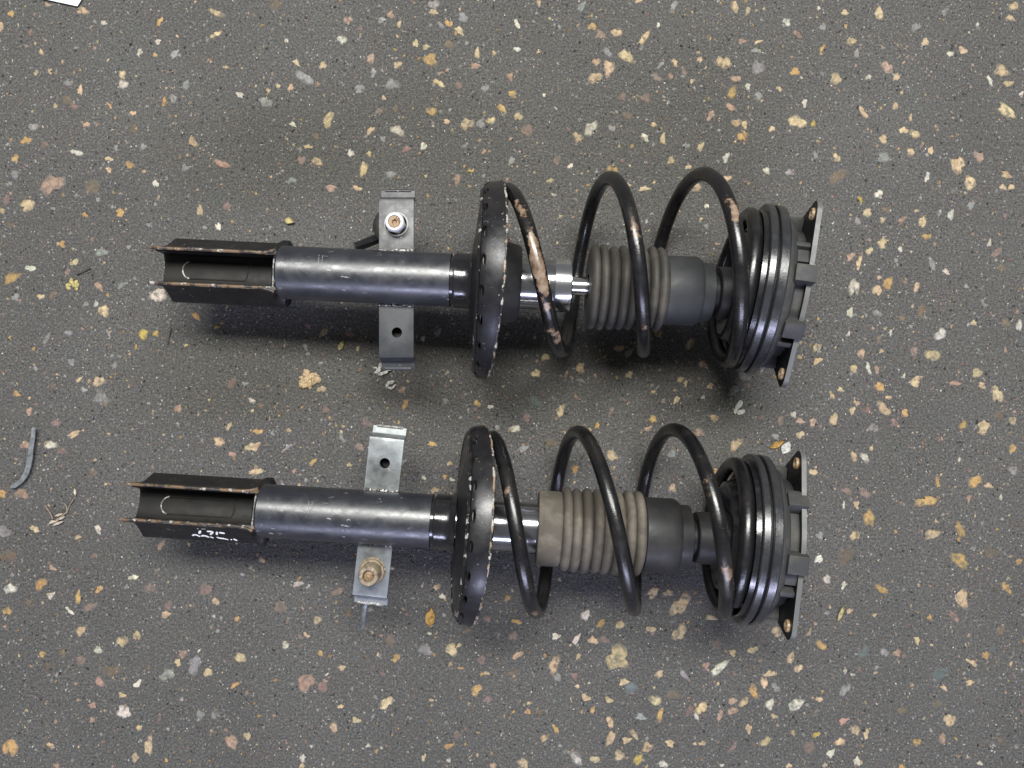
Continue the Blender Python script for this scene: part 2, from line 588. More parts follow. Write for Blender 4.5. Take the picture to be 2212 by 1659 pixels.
def build_strut(P):
    root = bpy.data.objects.new('suspension_strut', None)
    root.empty_display_size = 0.05
    C.objects.link(root)
    root.location = (P['x'], P['y'], 0)
    root.rotation_euler = (0, 0, P['yaw'])
    tag(root, P['label'], 'strut', 'car suspension struts lying side by side')
    T = Matrix.Translation((0, 0, AX))
    rnd = random.Random(P['seed'])

    # ---- damper body
    t0, gr, pb = P['tube0'] * mm, P['groove'] * mm, P['perch'] * mm
    bm = bmesh.new()
    lathe(bm, [(t0, 0), (t0, 0.0235), (t0 + 0.002, 0.0255), (gr - 0.004, 0.0255), (gr, 0.0255)], 80, T)
    body = obj('damper_tube', bm, 'tube', root)
    bm = bmesh.new()
    lathe(bm, [(gr, 0.0235), (gr + 0.0028, 0.0235), (gr + 0.0032, 0.0258), (gr + 0.0055, 0.0264), (gr + 0.0078, 0.0260), (gr + 0.0092, 0.0264),
               (gr + 0.0118, 0.0259), (gr + 0.0140, 0.0264), (gr + 0.0175, 0.0265), (gr + 0.0195, 0.0275), (pb, 0.0330)], 80, T, wob=0.02)
    obj('perch_collar', bm, 'gloss', root)

    # stamped figures on the tube: two short columns of small raised strokes
    bm = bmesh.new()
    for c in range(2):
        for r_ in range(5):
            a = R(78 - r_ * 5.5 + rnd.uniform(-1, 1))
            s = (P['stamp'] + c * 3.4 - r_ * 0.25) * mm
            rad = 0.02557
            ctr = Vector((s, rad * math.cos(a), rad * math.sin(a)))
            m = T @ Matrix.Translation(ctr) @ Matrix.Rotation(a - PI / 2, 4, 'X') @ Matrix.Rotation(rnd.uniform(0.3, 0.6), 4, 'Z')
            box(bm, (-0.00035, -0.0010, -0.0003), (0.00035, 0.0010, 0.00012), m)
    obj('stamped_mark', bm, 'stamp', body, smooth=None)
    for (ds, ang) in P['pits']:
        bm = bmesh.new()
        a = R(ang)
        m = T @ Matrix.Translation((ds * mm, 0.0255 * math.cos(a), 0.0255 * math.sin(a))) @ Matrix.Rotation(a - PI / 2, 4, 'X') @ Matrix.Rotation(PI / 2, 4, 'Y') @ Matrix.Rotation(PI, 4, 'Y')
        lathe(bm, [(-0.0004, 0.0), (-0.0003, 0.0009), (0.0004, 0.0015), (-0.0004, 0.0020)], 14, m)
        obj('weld_spot', bm, 'weld', body)

    # ---- knuckle clevis at the lower end
    c0, c1 = P['clevis0'] * mm, (P['tube0'] + 1) * mm
    TC = T @ Matrix.Rotation(P['roll'], 4, 'X')
    half = [(18.2, 10.0), (19.2, 6), (21.5, 0), (31.0, -17), (31.5, -21), (28.5, -26), (22, -29.5), (0, -31)]
    path = [(t * mm, z * mm) for t, z in half] + [(-t * mm, z * mm) for t, z in reversed(half[:-1])]
    bm = bmesh.new()

    def left_edge(p):
        return c0 if p.y > 0.0085 else c0 + 0.0115
    sheet(bm, path, 0.0032, c0, c1, TC, edge_mi=1, s_in=left_edge)
    clev = obj('clevis_bracket', bm, ['black', 'ear_worn'], root, 30)
    # rusty rubbed upper edges of the two ears
    for sg in (1, -1):
        bm = bmesh.new()
        pts, rads = [], []
        for i in range(40):
            f = i / 39
            s = c0 + (c1 - 0.004 - c0) * f
            w = mnoise.noise(Vector((s * 70, sg * 3.1, P['seed'])))
            bend = 0.0035 * max(0, (f - 0.86) / 0.14) ** 2
            pts.append(TC @ Vector((s, sg * (0.0166 + bend + 0.0003 * w), 0.0098 + 0.0005 * w)))
            rads.append(0.0016 + 0.0003 * w)
        tube(bm, pts, rads, 10)
        obj('ear_edge', bm, 'ear_worn', clev, 50)
    # inner channel with a pressed slot
    lin = [(16.6, 6), (16.4, -8), (15.6, -13), (11, -15.4), (5.5, -16.6), (0, -17), (-5.5, -16.6), (-11, -15.4), (-15.6, -13), (-16.4, -8), (-16.6, 6)]
    bm = bmesh.new()
    sheet(bm, [(t * mm, z * mm) for t, z in lin], 0.002, c0 + 0.003, c1 - 0.009, TC)
    ch = obj('inner_channel', bm, 'inside', clev, 40)
    # pressed oval bead on the channel floor
    oc0, oc1 = c0 + P['slot'][0] * mm, c0 + P['slot'][1] * mm
    hw = 0.0085

    def floor_z(t):
        return lerp_table(sorted((p[0] * mm, p[1] * mm) for p in lin[2:-2]), t)
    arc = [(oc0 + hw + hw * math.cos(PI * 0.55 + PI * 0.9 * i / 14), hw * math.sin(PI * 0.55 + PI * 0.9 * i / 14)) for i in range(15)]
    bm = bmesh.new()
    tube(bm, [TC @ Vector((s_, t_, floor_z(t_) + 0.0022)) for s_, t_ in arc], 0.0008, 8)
    bead = obj('pressed_slot', bm, 'lip_worn_glint', ch, 60)  # left arc only: caught light put into its pale colour
    run = [(oc0 + hw * 0.8 + (oc1 - oc0 - hw) * i / 10, -hw) for i in range(11)] + [(oc1, -hw * 0.6), (oc1 + 0.0006, 0), (oc1, hw * 0.6)] + [(oc0 + hw * 0.8 + (oc1 - oc0 - hw) * i / 10, hw) for i in range(10, -1, -1)]
    bm = bmesh.new()
    tube(bm, [TC @ Vector((s_, t_, floor_z(t_) + 0.0021)) for s_, t_ in run], 0.0007, 8)
    obj('slot_side', bm, 'inside', bead, 60)
    # upright end lip where the channel meets the tube
    bm = bmesh.new()
    se = c1 - 0.0085
    box(bm, (se, -0.0160, -0.0165), (se + 0.0022, 0.0160, 0.0020), TC, 0.0006)
    lip = obj('end_plate', bm, 'black', clev)
    bm = bmesh.new()
    tube(bm, [TC @ Vector((se + 0.0008, -0.0158 + 0.0316 * i / 14, 0.0022 + 0.0003 * mnoise.noise(Vector((i * 0.8, 0, P['seed']))))) for i in range(15)], 0.00105, 8)
    obj('end_plate_edge', bm, 'lip_worn_glint', lip, 50)
    # flared collar that wraps the tube
    bm = bmesh.new()
    lathe(bm, [(c1 - 0.010, 0.0262), (c1 - 0.008, 0.0300), (c1 - 0.003, 0.0328), (c1 + 0.003, 0.0326), (c1 + 0.0055, 0.0295), (c1 + 0.006, 0.0257)], 64,
          TC @ Matrix.Translation((0, 0, -0.010)) @ Matrix.Diagonal((1, 1, 0.42, 1)))
    obj('clevis_collar', bm, 'black', clev)

    # hand-written white marks on the sloping side of one clevis
    if P['marks']:
        strokes = [  # zoomed-view strokes, two lines of unreadable brush marks
            [(955, 958), (965, 940), (985, 918)], [(1052, 922), (1078, 920), (1112, 921), (1100, 940), (1072, 962)], [(1145, 958), (1152, 938), (1164, 920)],
            [(1182, 928), (1210, 930), (1240, 934)],
            [(868, 992), (890, 976), (918, 978), (948, 998)], [(965, 992), (990, 980), (1020, 986), (1046, 1000)], [(1060, 990), (1078, 1000), (1092, 1004)],
            [(1132, 990), (1160, 1002), (1200, 1004), (1250, 1016)], [(1275, 1012), (1290, 1013)], [(1312, 1000), (1326, 1010), (1342, 1022)]]
        widths = [14, 14, 13, 15, 14, 17, 14, 16, 11, 16]
        faint = [[(975, 862), (1010, 866), (1065, 866)], [(955, 892), (975, 893)], [(1005, 893), (1050, 891)]]
        bm = bmesh.new()
        p0, p1 = Vector((-0.0215, 0.0)), Vector((-0.0310, -0.017))
        nrm = Vector((0, -(p0.y - p1.y), (p0.x - p1.x)))
        nrm = Vector((0, -0.017, 0.0095)).normalized()
        down = Vector((0, p1.x - p0.x, p1.y - p0.y)).normalized()

        def on_side(zx, zy):
            px = (450 + zx / 2.765) / 1.823
            s = (px - 1106) / 2.235 * mm
            v = (zy - 905) * 0.00014
            return TC @ (Vector((s, p0.x, p0.y)) + down * v + nrm * 0.0004)
        for pts, w in zip(strokes + faint, widths + [3, 3, 3]):
            P3 = [on_side(*q) for q in pts]
            fine = []
            for i in range(len(P3) - 1):
                for k in range(4):
                    fine.append(P3[i].lerp(P3[i + 1], k / 4))
            fine.append(P3[-1])
            rr = [max(0.0002, w * 0.5 * 0.000165 * (0.75 + 0.35 * math.sin(PI * i / max(1, len(fine) - 1)) + 0.15 * mnoise.noise(p * 900))) for i, p in enumerate(fine)]
            tube(bm, fine, rr, 8)
        for v in bm.verts:   # flatten the brush strokes on to the metal
            d = (TC.inverted() @ v.co - Vector((0, p0.x, p0.y))).dot(nrm)
            v.co -= (TC.to_3x3() @ nrm) * (d - 0.0002 - 0.00012 * (1 if d > 0.0004 else 0))
        obj('white_marking', bm, 'white_paint', clev, 30)

    # ---- side strap welded across the tube
    B = T @ Matrix.Translation((P['strap'] * mm, 0, 0)) @ Matrix.Rotation(P['strap_yaw'], 4, 'Z')
    hwid = 0.0166
    zt = -0.0015
    arms = {}
    for sg in (1, -1):
        bm = bmesh.new()
        pr = [(22, 0), (74, 0), (76.6, -0.8), (78.2, -3.2), (78.8, -9.0), (80.2, -10.8), (87, -12.0)]
        if sg > 0:
            sheet(bm, [(t * mm, zt + z * mm) for t, z in pr], 0.003, -hwid, hwid, B, edge_mi=None)
        else:
            sheet(bm, [(-t * mm, zt + z * mm) for t, z in reversed(pr)], 0.003, -hwid, hwid, B)
        # taper the outer lip
        Bi = B.inverted()
        for v in bm.verts:
            q = Bi @ v.co
            if abs(q.y) > 0.0795:
                q.x *= 0.98
                v.co = B @ q
        a = obj('strap_arm', bm, P['strap_mat'], root, 30)
        if sg != P['bolt_side']:
            cb = bmesh.new()
            lathe(cb, [(-0.02, 0), (-0.02, 0.0050), (0.02, 0.0050), (0.02, 0)], 28, B @ Matrix.Translation((0.0005, sg * 0.0525, 0)) @ Matrix.Rotation(PI / 2, 4, 'Y'))
            cut(a, cb)
            bm = bmesh.new()
            lathe(bm, [(0.0031, 0.0085), (0.014, 0.0085), (0.014, 0.0), (0.0128, 0.0), (0.0128, 0.0049), (0.0031, 0.0049)], 28, B @ Matrix.Translation((0.0005, sg * 0.0525, zt)) @ Matrix.Rotation(PI / 2, 4, 'Y'))
            obj('added_hole_cup', bm, 'inside', a, 30)  # closed cup added under the hole to make it look black
        bm = bmesh.new()
        tube(bm, [B @ Vector((-0.0128 + 0.0256 * i / 8, sg * 0.0868, zt - 0.0128)) for i in range(9)], 0.0017, 8)
        obj('lip_edge', bm, P['lip_mat'], a, 50)
        # weld run along the tube
        bm = bmesh.new()
        for i in range(13):
            s = -0.0155 + 0.031 * i / 12 + rnd.uniform(-0.001, 0.001)
            rr = rnd.uniform(0.0010, 0.0020)
            bmesh.ops.create_icosphere(bm, subdivisions=2, radius=rr, matrix=B @ Matrix.Translation((s, sg * (0.0252 + rnd.uniform(0, 0.0016)), zt + 0.0006)) @ Matrix.Diagonal((1.5, 1, 0.7, 1)))
        obj('weld_bead', bm, 'weld', a, 60)
        arms[sg] = a

    bs = P['bolt_side']
    BB = B @ Matrix.Translation((0.0, bs * 0.0515, zt)) @ Matrix.Rotation(-PI / 2, 4, 'Y')   # lathe x -> up
    if P['bolt'] == 'nut':
        bm = bmesh.new()
        lathe(bm, [(0.0, 0), (0.0, 0.0118), (0.0012, 0.0118), (0.0022, 0.0104)], 40, BB)
        nut = obj('flange_nut', bm, 'zinc', root)
        bm = bmesh.new()
        rings = []
        for (h_, r_) in [(0.0016, 0.0100), (0.0085, 0.0100), (0.0098, 0.0092)]:
            rings.append([bm.verts.new(BB @ Vector((h_, r_ * math.cos(a), r_ * math.sin(a)))) for a in [PI / 3 * k + 0.3 for k in range(6)]])
        for i in range(2):
            for k_ in range(6):
                bm.faces.new((rings[i][k_], rings[i + 1][k_], rings[i + 1][(k_ + 1) % 6], rings[i][(k_ + 1) % 6]))
        bm.faces.new(rings[-1])
        obj('nut_hexagon', bm, 'zinc', nut, 30)
        bm = bmesh.new()
        lathe(bm, [(0.0095, 0.0090), (0.0128, 0.0088), (0.0142, 0.0078), (0.0138, 0.0062), (0.010, 0.0060)], 40, BB)
        obj('locking_ring', bm, 'nylon', nut, 40)
        bm = bmesh.new()
        lathe(bm, [(0.005, 0.0061), (0.0118, 0.0061), (0.0126, 0.0054), (0.0126, 0.0024), (0.0100, 0.0020), (0.0100, 0.0)], 32, BB)
        obj('bolt_end', bm, 'bolt_end', nut, 30)
        # ball joint housing under the strap, with the sawn-off arm of a link
        bm = bmesh.new()
        lathe(bm, [(-0.004, 0.0), (-0.004, 0.013), (-0.007, 0.0185), (-0.018, 0.0195), (-0.026, 0.016), (-0.028, 0.0)], 36, BB @ Matrix.Translation((0, 0, 0.0055)))
        obj('link_housing', bm, 'rubber', root)
        bm = bmesh.new()
        q0 = B @ Vector((-0.010, 0.046, -0.020))
        q1 = B @ Vector((-0.0440, 0.0345, -0.028))
        tube(bm, [q0.lerp(q1, i / 6) for i in range(7)], 0.0050, 12)
        st = obj('link_stub', bm, 'gloss', root)
        bm = bmesh.new()
        d = (q1 - q0).normalized()
        tube(bm, [q1 - d * 0.001, q1 + d * 0.0004, q1 + d * 0.0008], [0.0053, 0.0053, 0.0047], 12)
        obj('stub_end', bm, 'strap_dark', st)
    else:
        bm = bmesh.new()
        lathe(bm, [(0.0, 0), (0.0, 0.0128), (0.0016, 0.0130), (0.0024, 0.0112), (0.0036, 0.0122), (0.0056, 0.0118), (0.0062, 0.0100)], 40, BB, wob=0.03)
        nut = obj('rusty_washer', bm, 'rusty', root)
        bm = bmesh.new()
        lathe(bm, [(0.0050, 0.0100), (0.0205, 0.0098), (0.0222, 0.0088), (0.0222, 0.0056), (0.0175, 0.0048), (0.0175, 0.0)], 40, BB, wob=0.03)
        obj('bolt_shank', bm, 'rusty', nut, 40)
        bm = bmesh.new()
        lathe(bm, [(0.0176, 0.0), (0.0190, 0.0018), (0.0180, 0.0036), (0.0177, 0.0046)], 20, BB)
        obj('bolt_core', bm, 'bolt_end', nut, 40)
        # flat blade of a clip hanging under the strap
        bm = bmesh.new()
        pts = [B @ Vector((-0.006, -0.080, -0.022)), B @ Vector((-0.007, -0.094, -0.026)), B @ Vector((-0.0085, -0.108, -0.034)), B @ Vector((-0.0100, -0.121, -0.046))]
        fine = [pts[i].lerp(pts[i + 1], k_ / 4) for i in range(3) for k_ in range(4)] + [pts[-1]]
        tube(bm, fine, [0.0038 - 0.0014 * i / 12 for i in range(13)], 10, squash=1.5)
        cb_ = obj('clip_blade', bm, 'strip', root)
        bm = bmesh.new()
        tube(bm, [p + Vector((0.0012, 0, 0.0042 - 0.0018 * i / 12)) for i, p in enumerate(fine)], [0.0010] * 13, 8)
        obj('blade_edge', bm, 'lip_worn_glint', cb_, 40)
        bm = bmesh.new()
        lathe(bm, [(-0.004, 0.0), (-0.004, 0.010), (-0.012, 0.0135), (-0.020, 0.012), (-0.022, 0.0)], 32, BB)
        obj('link_housing', bm, 'rubber', root)

    # ---- lower spring pan
    Pm = T @ Matrix.Translation((P['rim'] * mm, 0, 0)) @ Matrix.Rotation(P['perch_pitch'], 4, 'Y') @ Matrix.Rotation(P['perch_yaw'], 4, 'Z')
    Pinv = Pm.inverted()
    DEP = 0.0120

    def skew(q):
        """the wall of the pan is deeper on one side"""
        f_ = min(1, max(0, (q.x + DEP) / DEP))
        return Vector((q.x + f_ * (P['pan_shear'][0] * q.z + P['pan_shear'][1] * q.y), q.y, q.z))
    bm = bmesh.new()
    lathe(bm, [(-0.0180, 0.0255), (-0.0205, 0.0300), (-0.0185, 0.0450), (-0.0155, 0.0750), (-0.0146, 0.0840), (-0.0125, 0.0905), (-0.0095, 0.0930),
               (-0.0030, 0.0940), (0.0, 0.0952), (0.0002, 0.0930), (-0.0030, 0.0912), (-0.0090, 0.0905), (-0.0108, 0.0880), (-0.0120, 0.0830), (-0.0132, 0.0740),
               (-0.0160, 0.0450), (-0.0170, 0.0320)], 112, Pm, closed=True, wob=0.004)
    for v in bm.verts:
        v.co = Pm @ skew(Pinv @ v.co)
    pan = obj('spring_pan', bm, 'pan', root, 38)
    cb = bmesh.new()
    for i in range(22):
        a = R(P['hole0'] + i * 360 / 22)
        m = Pm @ Matrix.Rotation(a, 4, 'X') @ Matrix.Translation((-0.0105, 0.0905, 0)) @ Matrix.Rotation(R(30), 4, 'Z') @ Matrix.Rotation(PI / 2, 4, 'Z') @ Matrix.Diagonal((1, 0.7, 1.3, 1))
        lathe(cb, [(-0.008, 0), (-0.008, 0.0040), (0.008, 0.0040), (0.008, 0)], 18, m)
    cut(pan, cb)
    bm = bmesh.new()
    rp = []
    for i in range(241):
        a = 2 * PI * i / 240
        w = mnoise.noise(Vector((math.cos(a) * 9, math.sin(a) * 9, P['seed'] * 2.3)))
        w2 = mnoise.noise(Vector((math.cos(a) * 30, math.sin(a) * 30, P['seed'] * 1.3)))
        rp.append(Pm @ skew(Vector((0.0004 * w + 0.0004 * w2, (0.0942 + 0.0003 * w) * math.cos(a), (0.0942 + 0.0003 * w) * math.sin(a)))))
    tube(bm, rp, [0.00115 + 0.0007 * mnoise.noise(p * 160) for p in rp], 8, cap=False)
    obj('pan_rim', bm, 'rim_worn', pan, 60)
    # bead pressed round the corner of the pan
    bm = bmesh.new()
    lathe(bm, [(-0.0146, 0.0835), (-0.0160, 0.0850), (-0.0156, 0.0868), (-0.0134, 0.0886)], 112, Pm, wob=0.006)
    obj('pan_bead', bm, 'pan_bead', pan, 60)
    # rubber seat in the pan
    hb = P['hub'] * mm
    bm = bmesh.new()
    lathe(bm, [(-0.0150, 0.0300), (-0.0110, 0.0860), (-0.0100, 0.0860), (-0.0100, 0.0560), (-0.0040, 0.0440), (hb - 0.002, 0.0365), (hb, 0.0350), (hb, 0.0262)], 72, Pm)
    obj('rubber_seat', bm, 'rubber', root)

    # ---- upper body, gland cap, rod
    g1 = P['cap1'] * mm
    bm = bmesh.new()
    lathe(bm, [(pb - 0.004, 0.0240), (g1 - 0.002, 0.0240), (g1, 0.0225)], 72, T)
    obj('damper_neck', bm, 'neck', root)
    if P['cap_shown']:
        bm = bmesh.new()
        lathe(bm, [(g1 - 0.0165, 0.0241), (g1 - 0.016, 0.0258), (g1 - 0.003, 0.0258), (g1 - 0.0008, 0.0254), (g1, 0.0245), (g1, 0.0095)], 72, T)
        obj('gland_cap', bm, 'chrome', root)
    bm = bmesh.new()
    lathe(bm, [(g1 - 0.004, 0.0088), (0.235, 0.0088)], 40, T)
    obj('piston_rod', bm, 'chrome', root)

    # ---- dust bellows
    b0, b1, nc = P['bel0'] * mm, P['bel1'] * mm, P['nconv']
    bm = bmesh.new()
    pt = (b1 - b0) / nc
    prof = [(b0, 0.012), (b0, 0.0335)]
    if P['collar']:
        cl = P['collar'] * mm
        prof = [(b0 - cl, 0.0240), (b0 - cl, 0.0345), (b0 - cl + 0.001, 0.0355), (b0 - 0.002, 0.0358), (b0, 0.0350)]
    for i in range(nc):
        x = b0 + i * pt + rnd.uniform(-0.0006, 0.0006)
        big = 0.0405 + rnd.uniform(-0.0009, 0.0007)
        for f_, r_ in ((0.0, 0.0335), (0.06, 0.0362), (0.22, big - 0.0011), (0.42, big), (0.58, big), (0.78, big - 0.0011), (0.94, 0.0362)):
            prof.append((x + pt * f_, r_))
    prof += [(b1, 0.0345)]
    lathe(bm, prof, 80, T, wob=0.03)
    obj('dust_bellows', bm, P['bel_mat'], root, 70)
    k0 = b1
    rs = P['stop_r'] * mm
    bm = bmesh.new()
    lathe(bm, [(k0, 0.0340), (k0 + 0.001, rs), (k0 + 0.030, rs), (k0 + 0.0335, rs - 0.0022), (k0 + 0.034, rs - 0.005), (k0 + 0.0445, rs - 0.0055), (k0 + 0.0455, rs - 0.008), (k0 + 0.0455, 0.010)], 72, T, wob=0.01)
    obj('dust_cup', bm, P['stop_mat'], root, 40)
    bm = bmesh.new()
    lathe(bm, [(k0 + 0.045, 0.0165), (k0 + 0.051, 0.0165), (k0 + 0.0515, 0.0235), (k0 + 0.053, 0.0246), (0.235, 0.0252)], 64, T)
    obj('bump_stop', bm, 'stop_dark', root, 40)

    # ---- top mount
    S = T @ Matrix.Translation((P['seat'] * mm, P['seat_t'] * mm, 0)) @ Matrix.Rotation(P['seat_pitch'], 4, 'Y') @ Matrix.Rotation(P['seat_yaw'], 4, 'Z')
    bm = bmesh.new()
    lathe(bm, [(-0.004, 0.0300), (-0.016, 0.0420), (-0.0200, 0.0470), (-0.0190, 0.0510), (-0.010, 0.0550), (-0.0045, 0.0600), (-0.0042, 0.0735), (0.0, 0.0745), (0.0, 0.030)], 88, S)
    obj('spring_isolator', bm, 'gloss', root, 40)
    bm = bmesh.new()
    lathe(bm, [(0.0, 0.060), (0.0, 0.0792), (0.001, 0.0802), (0.0060, 0.0804), (0.0070, 0.0794), (0.0070, 0.060)], 96, S, closed=True)
    obj('bearing_ring', bm, 'rubber_band', root, 35)
    bm = bmesh.new()
    lathe(bm, [(0.0068, 0.050), (0.0068, 0.0765), (0.0094, 0.0765), (0.0094, 0.05)], 80, S, closed=True)
    obj('bearing_gap', bm, 'inside', root, 35)
    bm = bmesh.new()
    lathe(bm, [(0.0090, 0.055), (0.0090, 0.0795), (0.0100, 0.0806), (0.0165, 0.0800), (0.0178, 0.0785), (0.0178, 0.055)], 96, S, closed=True)
    obj('bearing_ring', bm, 'rubber_band', root, 35)
    bm = bmesh.new()
    lathe(bm, [(0.0176, 0.045), (0.0176, 0.0745), (0.0205, 0.0738), (0.0235, 0.0705), (0.0255, 0.0692), (0.0268, 0.0670), (0.0275, 0.0630), (0.0290, 0.0605), (0.0368, 0.0600), (0.0368, 0.045)], 88, S, closed=True)
    mnt = obj('mount_body', bm, 'mount', root, 35)
    lobes = P['lobes']
    pl = []
    for k_ in range(90):
        a = 2 * PI * k_ / 90
        pl.append((0.0665 * math.cos(a), 0.0665 * math.sin(a)))
    for L in lobes:
        for k_ in range(40):
            a = 2 * PI * k_ / 40
            pl.append((0.0830 * math.cos(R(L)) + 0.0125 * math.cos(a), 0.0830 * math.sin(R(L)) + 0.0125 * math.sin(a)))
    hl = hull(pl)
    bm = bmesh.new()
    A_ = [bm.verts.new(S @ Vector((0.0366, p[0], p[1]))) for p in hl]
    B_ = [bm.verts.new(S @ Vector((0.0408, p[0], p[1]))) for p in hl]
    bm.faces.new(list(reversed(A_)))
    bm.faces.new(B_)
    for i in range(len(hl)):
        j = (i + 1) % len(hl)
        f = bm.faces.new((A_[i], A_[j], B_[j], B_[i]))
        f.material_index = 1
    plate = obj('mount_plate', bm, ['black', 'plate_edge'], root, 30)
    bm = bmesh.new()
    lathe(bm, [(0.0408, 0.050), (0.0440, 0.049), (0.0470, 0.043), (0.0480, 0.030), (0.0480, 0.0)], 64, S)
    obj('mount_cap', bm, 'mount', root, 35)
    for L in lobes:
        c_ = Vector((0, 0.0835 * math.cos(R(L)), 0.0835 * math.sin(R(L))))
        bm = bmesh.new()
        lathe(bm, [(0.0366, 0.0056), (0.0345, 0.0054), (0.0340, 0.0044), (0.0345, 0.0034), (0.0362, 0.0030), (0.0362, 0)], 24, S @ Matrix.Translation(c_))
        obj('stud_head', bm, 'brass', plate, 30)
        # stiffening web beside each ear
        for sd in (-1, 1):
            bm = bmesh.new()
            ang = R(L + sd * 21)
            m = S @ Matrix.Rotation(ang, 4, 'X')
            box(bm, (0.0235, 0.0560, -0.0025), (0.0364, 0.0715, 0.0025), m, 0.0008)
            obj('web', bm, 'mount', mnt)
    for base in (0, 120, 240):
        for (a0, w_, rr) in P['lugs']:
            m = S @ Matrix.Rotation(R(a0 + base), 4, 'X')
            bm = bmesh.new()
            box(bm, (0.0245, 0.0560, -w_ / 2), (0.0425, rr, w_ / 2), m, 0.0012)
            obj('lug', bm, 'mount', mnt)

    # ---- coil spring
    Y0 = P['y']
    tanyaw = math.tan(P['yaw'])
    kn_s, kn_c = [], []
    k_ax = (H - AX) / F

    def to_local(px, py):
        v = Vector(((px - 1106) * k_ax, (829.5 - py) * k_ax, 0)) - Vector((P['x'], P['y'], 0))
        v.rotate(Matrix.Rotation(-P['yaw'], 3, 'Z'))
        return v.x, v.y
    cr = [to_local(x, y + 15) for x, y in P['crests']]
    bt = [to_local(x, y - 15) for x, y in P['troughs']]
    seq = [cr[0], bt[0], cr[1], bt[1], cr[2], bt[2]]
    s_tab = [(i * PI, q[0]) for i, q in enumerate(seq)]
    r_tab, c_tab = [], []
    for i in range(5):
        a_, b_ = seq[i][1], seq[i + 1][1]
        hi_, lo_ = max(a_, b_), min(a_, b_)
        r_tab.append(((i + 0.5) * PI, (hi_ - lo_) / 2))
        c_tab.append(((i + 0.5) * PI, (hi_ + lo_) / 2))
    r0, c0_ = r_tab[0][1], c_tab[0][1]
    WR = 0.0067
    th0, th1 = -1.35 * PI, P['end'] * PI
    n = 520
    pts, wear = [], []

    def ss(a, b, x):
        t = min(1, max(0, (x - a) / (b - a)))
        return t * t * (3 - 2 * t)
    for i in range(n + 1):
        th = th0 + (th1 - th0) * i / n
        r_ = lerp_table(r_tab, th)
        c_ = lerp_table(c_tab, th)
        s_ = smooth_table(s_tab, th)
        free = Vector((s_, c_ + r_ * math.cos(th), r_ * math.sin(th)))
        free = T @ free
        # lower seat: flat coil lying in the pan
        pr_ = min(0.079, r0)
        seat_lo = Pm @ Vector((-0.0030, pr_ * math.cos(th) + 0.003, pr_ * math.sin(th)))
        w0 = 1 - ss(-0.85 * PI, 0.0, th)
        p = free.lerp(seat_lo, w0) if w0 > 0 else free
        # upper seat: flat coil pressed on the isolator
        seat_hi = S @ Vector((-0.0112, 0.0690 * math.cos(th), 0.0690 * math.sin(th)))
        w1 = ss(5.0 * PI, 6.0 * PI, th)
        if w1 > 0:
            p = p.lerp(seat_hi, w1)
        pts.append(p)
        wear.append(sum(a_ * math.exp(-((th / PI - c) / w_) ** 2) for c, w_, a_ in P['wear']))
    bm = bmesh.new()
    lay = bm.verts.layers.float.new('wear')
    rings = tube(bm, pts, WR, 18)
    for ring, p, w_ in zip(rings, pts, wear):
        for v in ring:
            up = (v.co - p).normalized().z
            v[lay] = w_ * max(0, up * 1.35 - 0.25)
    obj('coil_spring', bm, 'spring', root, 60)
    return root


upper = dict(
    seed=1, x=0.0, y=0.0970, yaw=-math.atan(0.046),
    label='black suspension strut with bare chrome rod end and shiny silver nut on its strap', tube0=-222, groove=-58.5, perch=-35, clevis0=-344, stamp=-180, pits=[],
    slot=(21, 84), marks=False, strap=-111.5, strap_yaw=R(2.6), strap_mat='strap_dark', bolt_side=1, bolt='nut',
    rim=-19, perch_pitch=R(3.2), perch_yaw=R(-0.3), pan_shear=(0.082, 0.02), roll=0.0, lip_mat='strap_dark', hole0=4, hub=26, cap1=56.5, cap_shown=True, bel0=73, bel1=145, nconv=8, collar=0, bel_mat='bellow_dark',
    stop_r=33, stop_mat='stop', seat=227, seat_t=5, seat_pitch=R(-6), seat_yaw=R(-6), lobes=(39, 159, 279),
    lugs=((83, 0.0155, 0.0745), (67, 0.013, 0.0665), (124, 0.0150, 0.0745)),
    crests=[(1085, 400), (1305, 376), (1500, 368)], troughs=[(1212, 772), (1390, 773), (1577, 795)], end=6.80,
    wear=[(0.28, 0.07, 0.6), (0.52, 0.16, 1.05), (0.80, 0.06, 0.9), (2.42, 0.06, 0.55), (2.78, 0.06, 0.7), (4.38, 0.05, 0.75), (4.55, 0.05, 0.35), (1.5, 0.3, 0.2)])
lower = dict(
    seed=7, x=0.0, y=-0.1364, yaw=-math.atan(0.062),
    label='black suspension strut with dusty full bellows and white marks on its clevis', tube0=-241, groove=-77, perch=-53, clevis0=-369, stamp=-190, pits=[(-152, 90), (-157, 108)],
    slot=(25, 96), marks=True, strap=-129, strap_yaw=R(-2.7), strap_mat='strap_pale', bolt_side=-1, bolt='rusty',
    rim=-35, perch_pitch=R(7), perch_yaw=R(-1.2), pan_shear=(0.06, 0.015), roll=R(-13), lip_mat='lip_worn_glint', hole0=10, hub=14, cap1=30, cap_shown=False, bel0=46, bel1=124, nconv=8, collar=22, bel_mat='bellow_dust',
    stop_r=35.5, stop_mat='stop_dark', seat=220, seat_t=3, seat_pitch=R(-4), seat_yaw=R(-2.4), lobes=(21, 141, 261),
    lugs=((48, 0.0150, 0.0735), (95, 0.0170, 0.0745), (109, 0.012, 0.0665)),
    crests=[(1064, 930), (1252, 919), (1460, 914)], troughs=[(1165, 1330), (1371, 1324), (1560, 1332)], end=6.76,
    wear=[(0.35, 0.1, 0.35), (2.2, 0.1, 0.4), (4.3, 0.12, 0.5), (4.6, 0.08, 0.45), (0.8, 0.05, 0.5)])
build_strut(upper)
build_strut(lower)

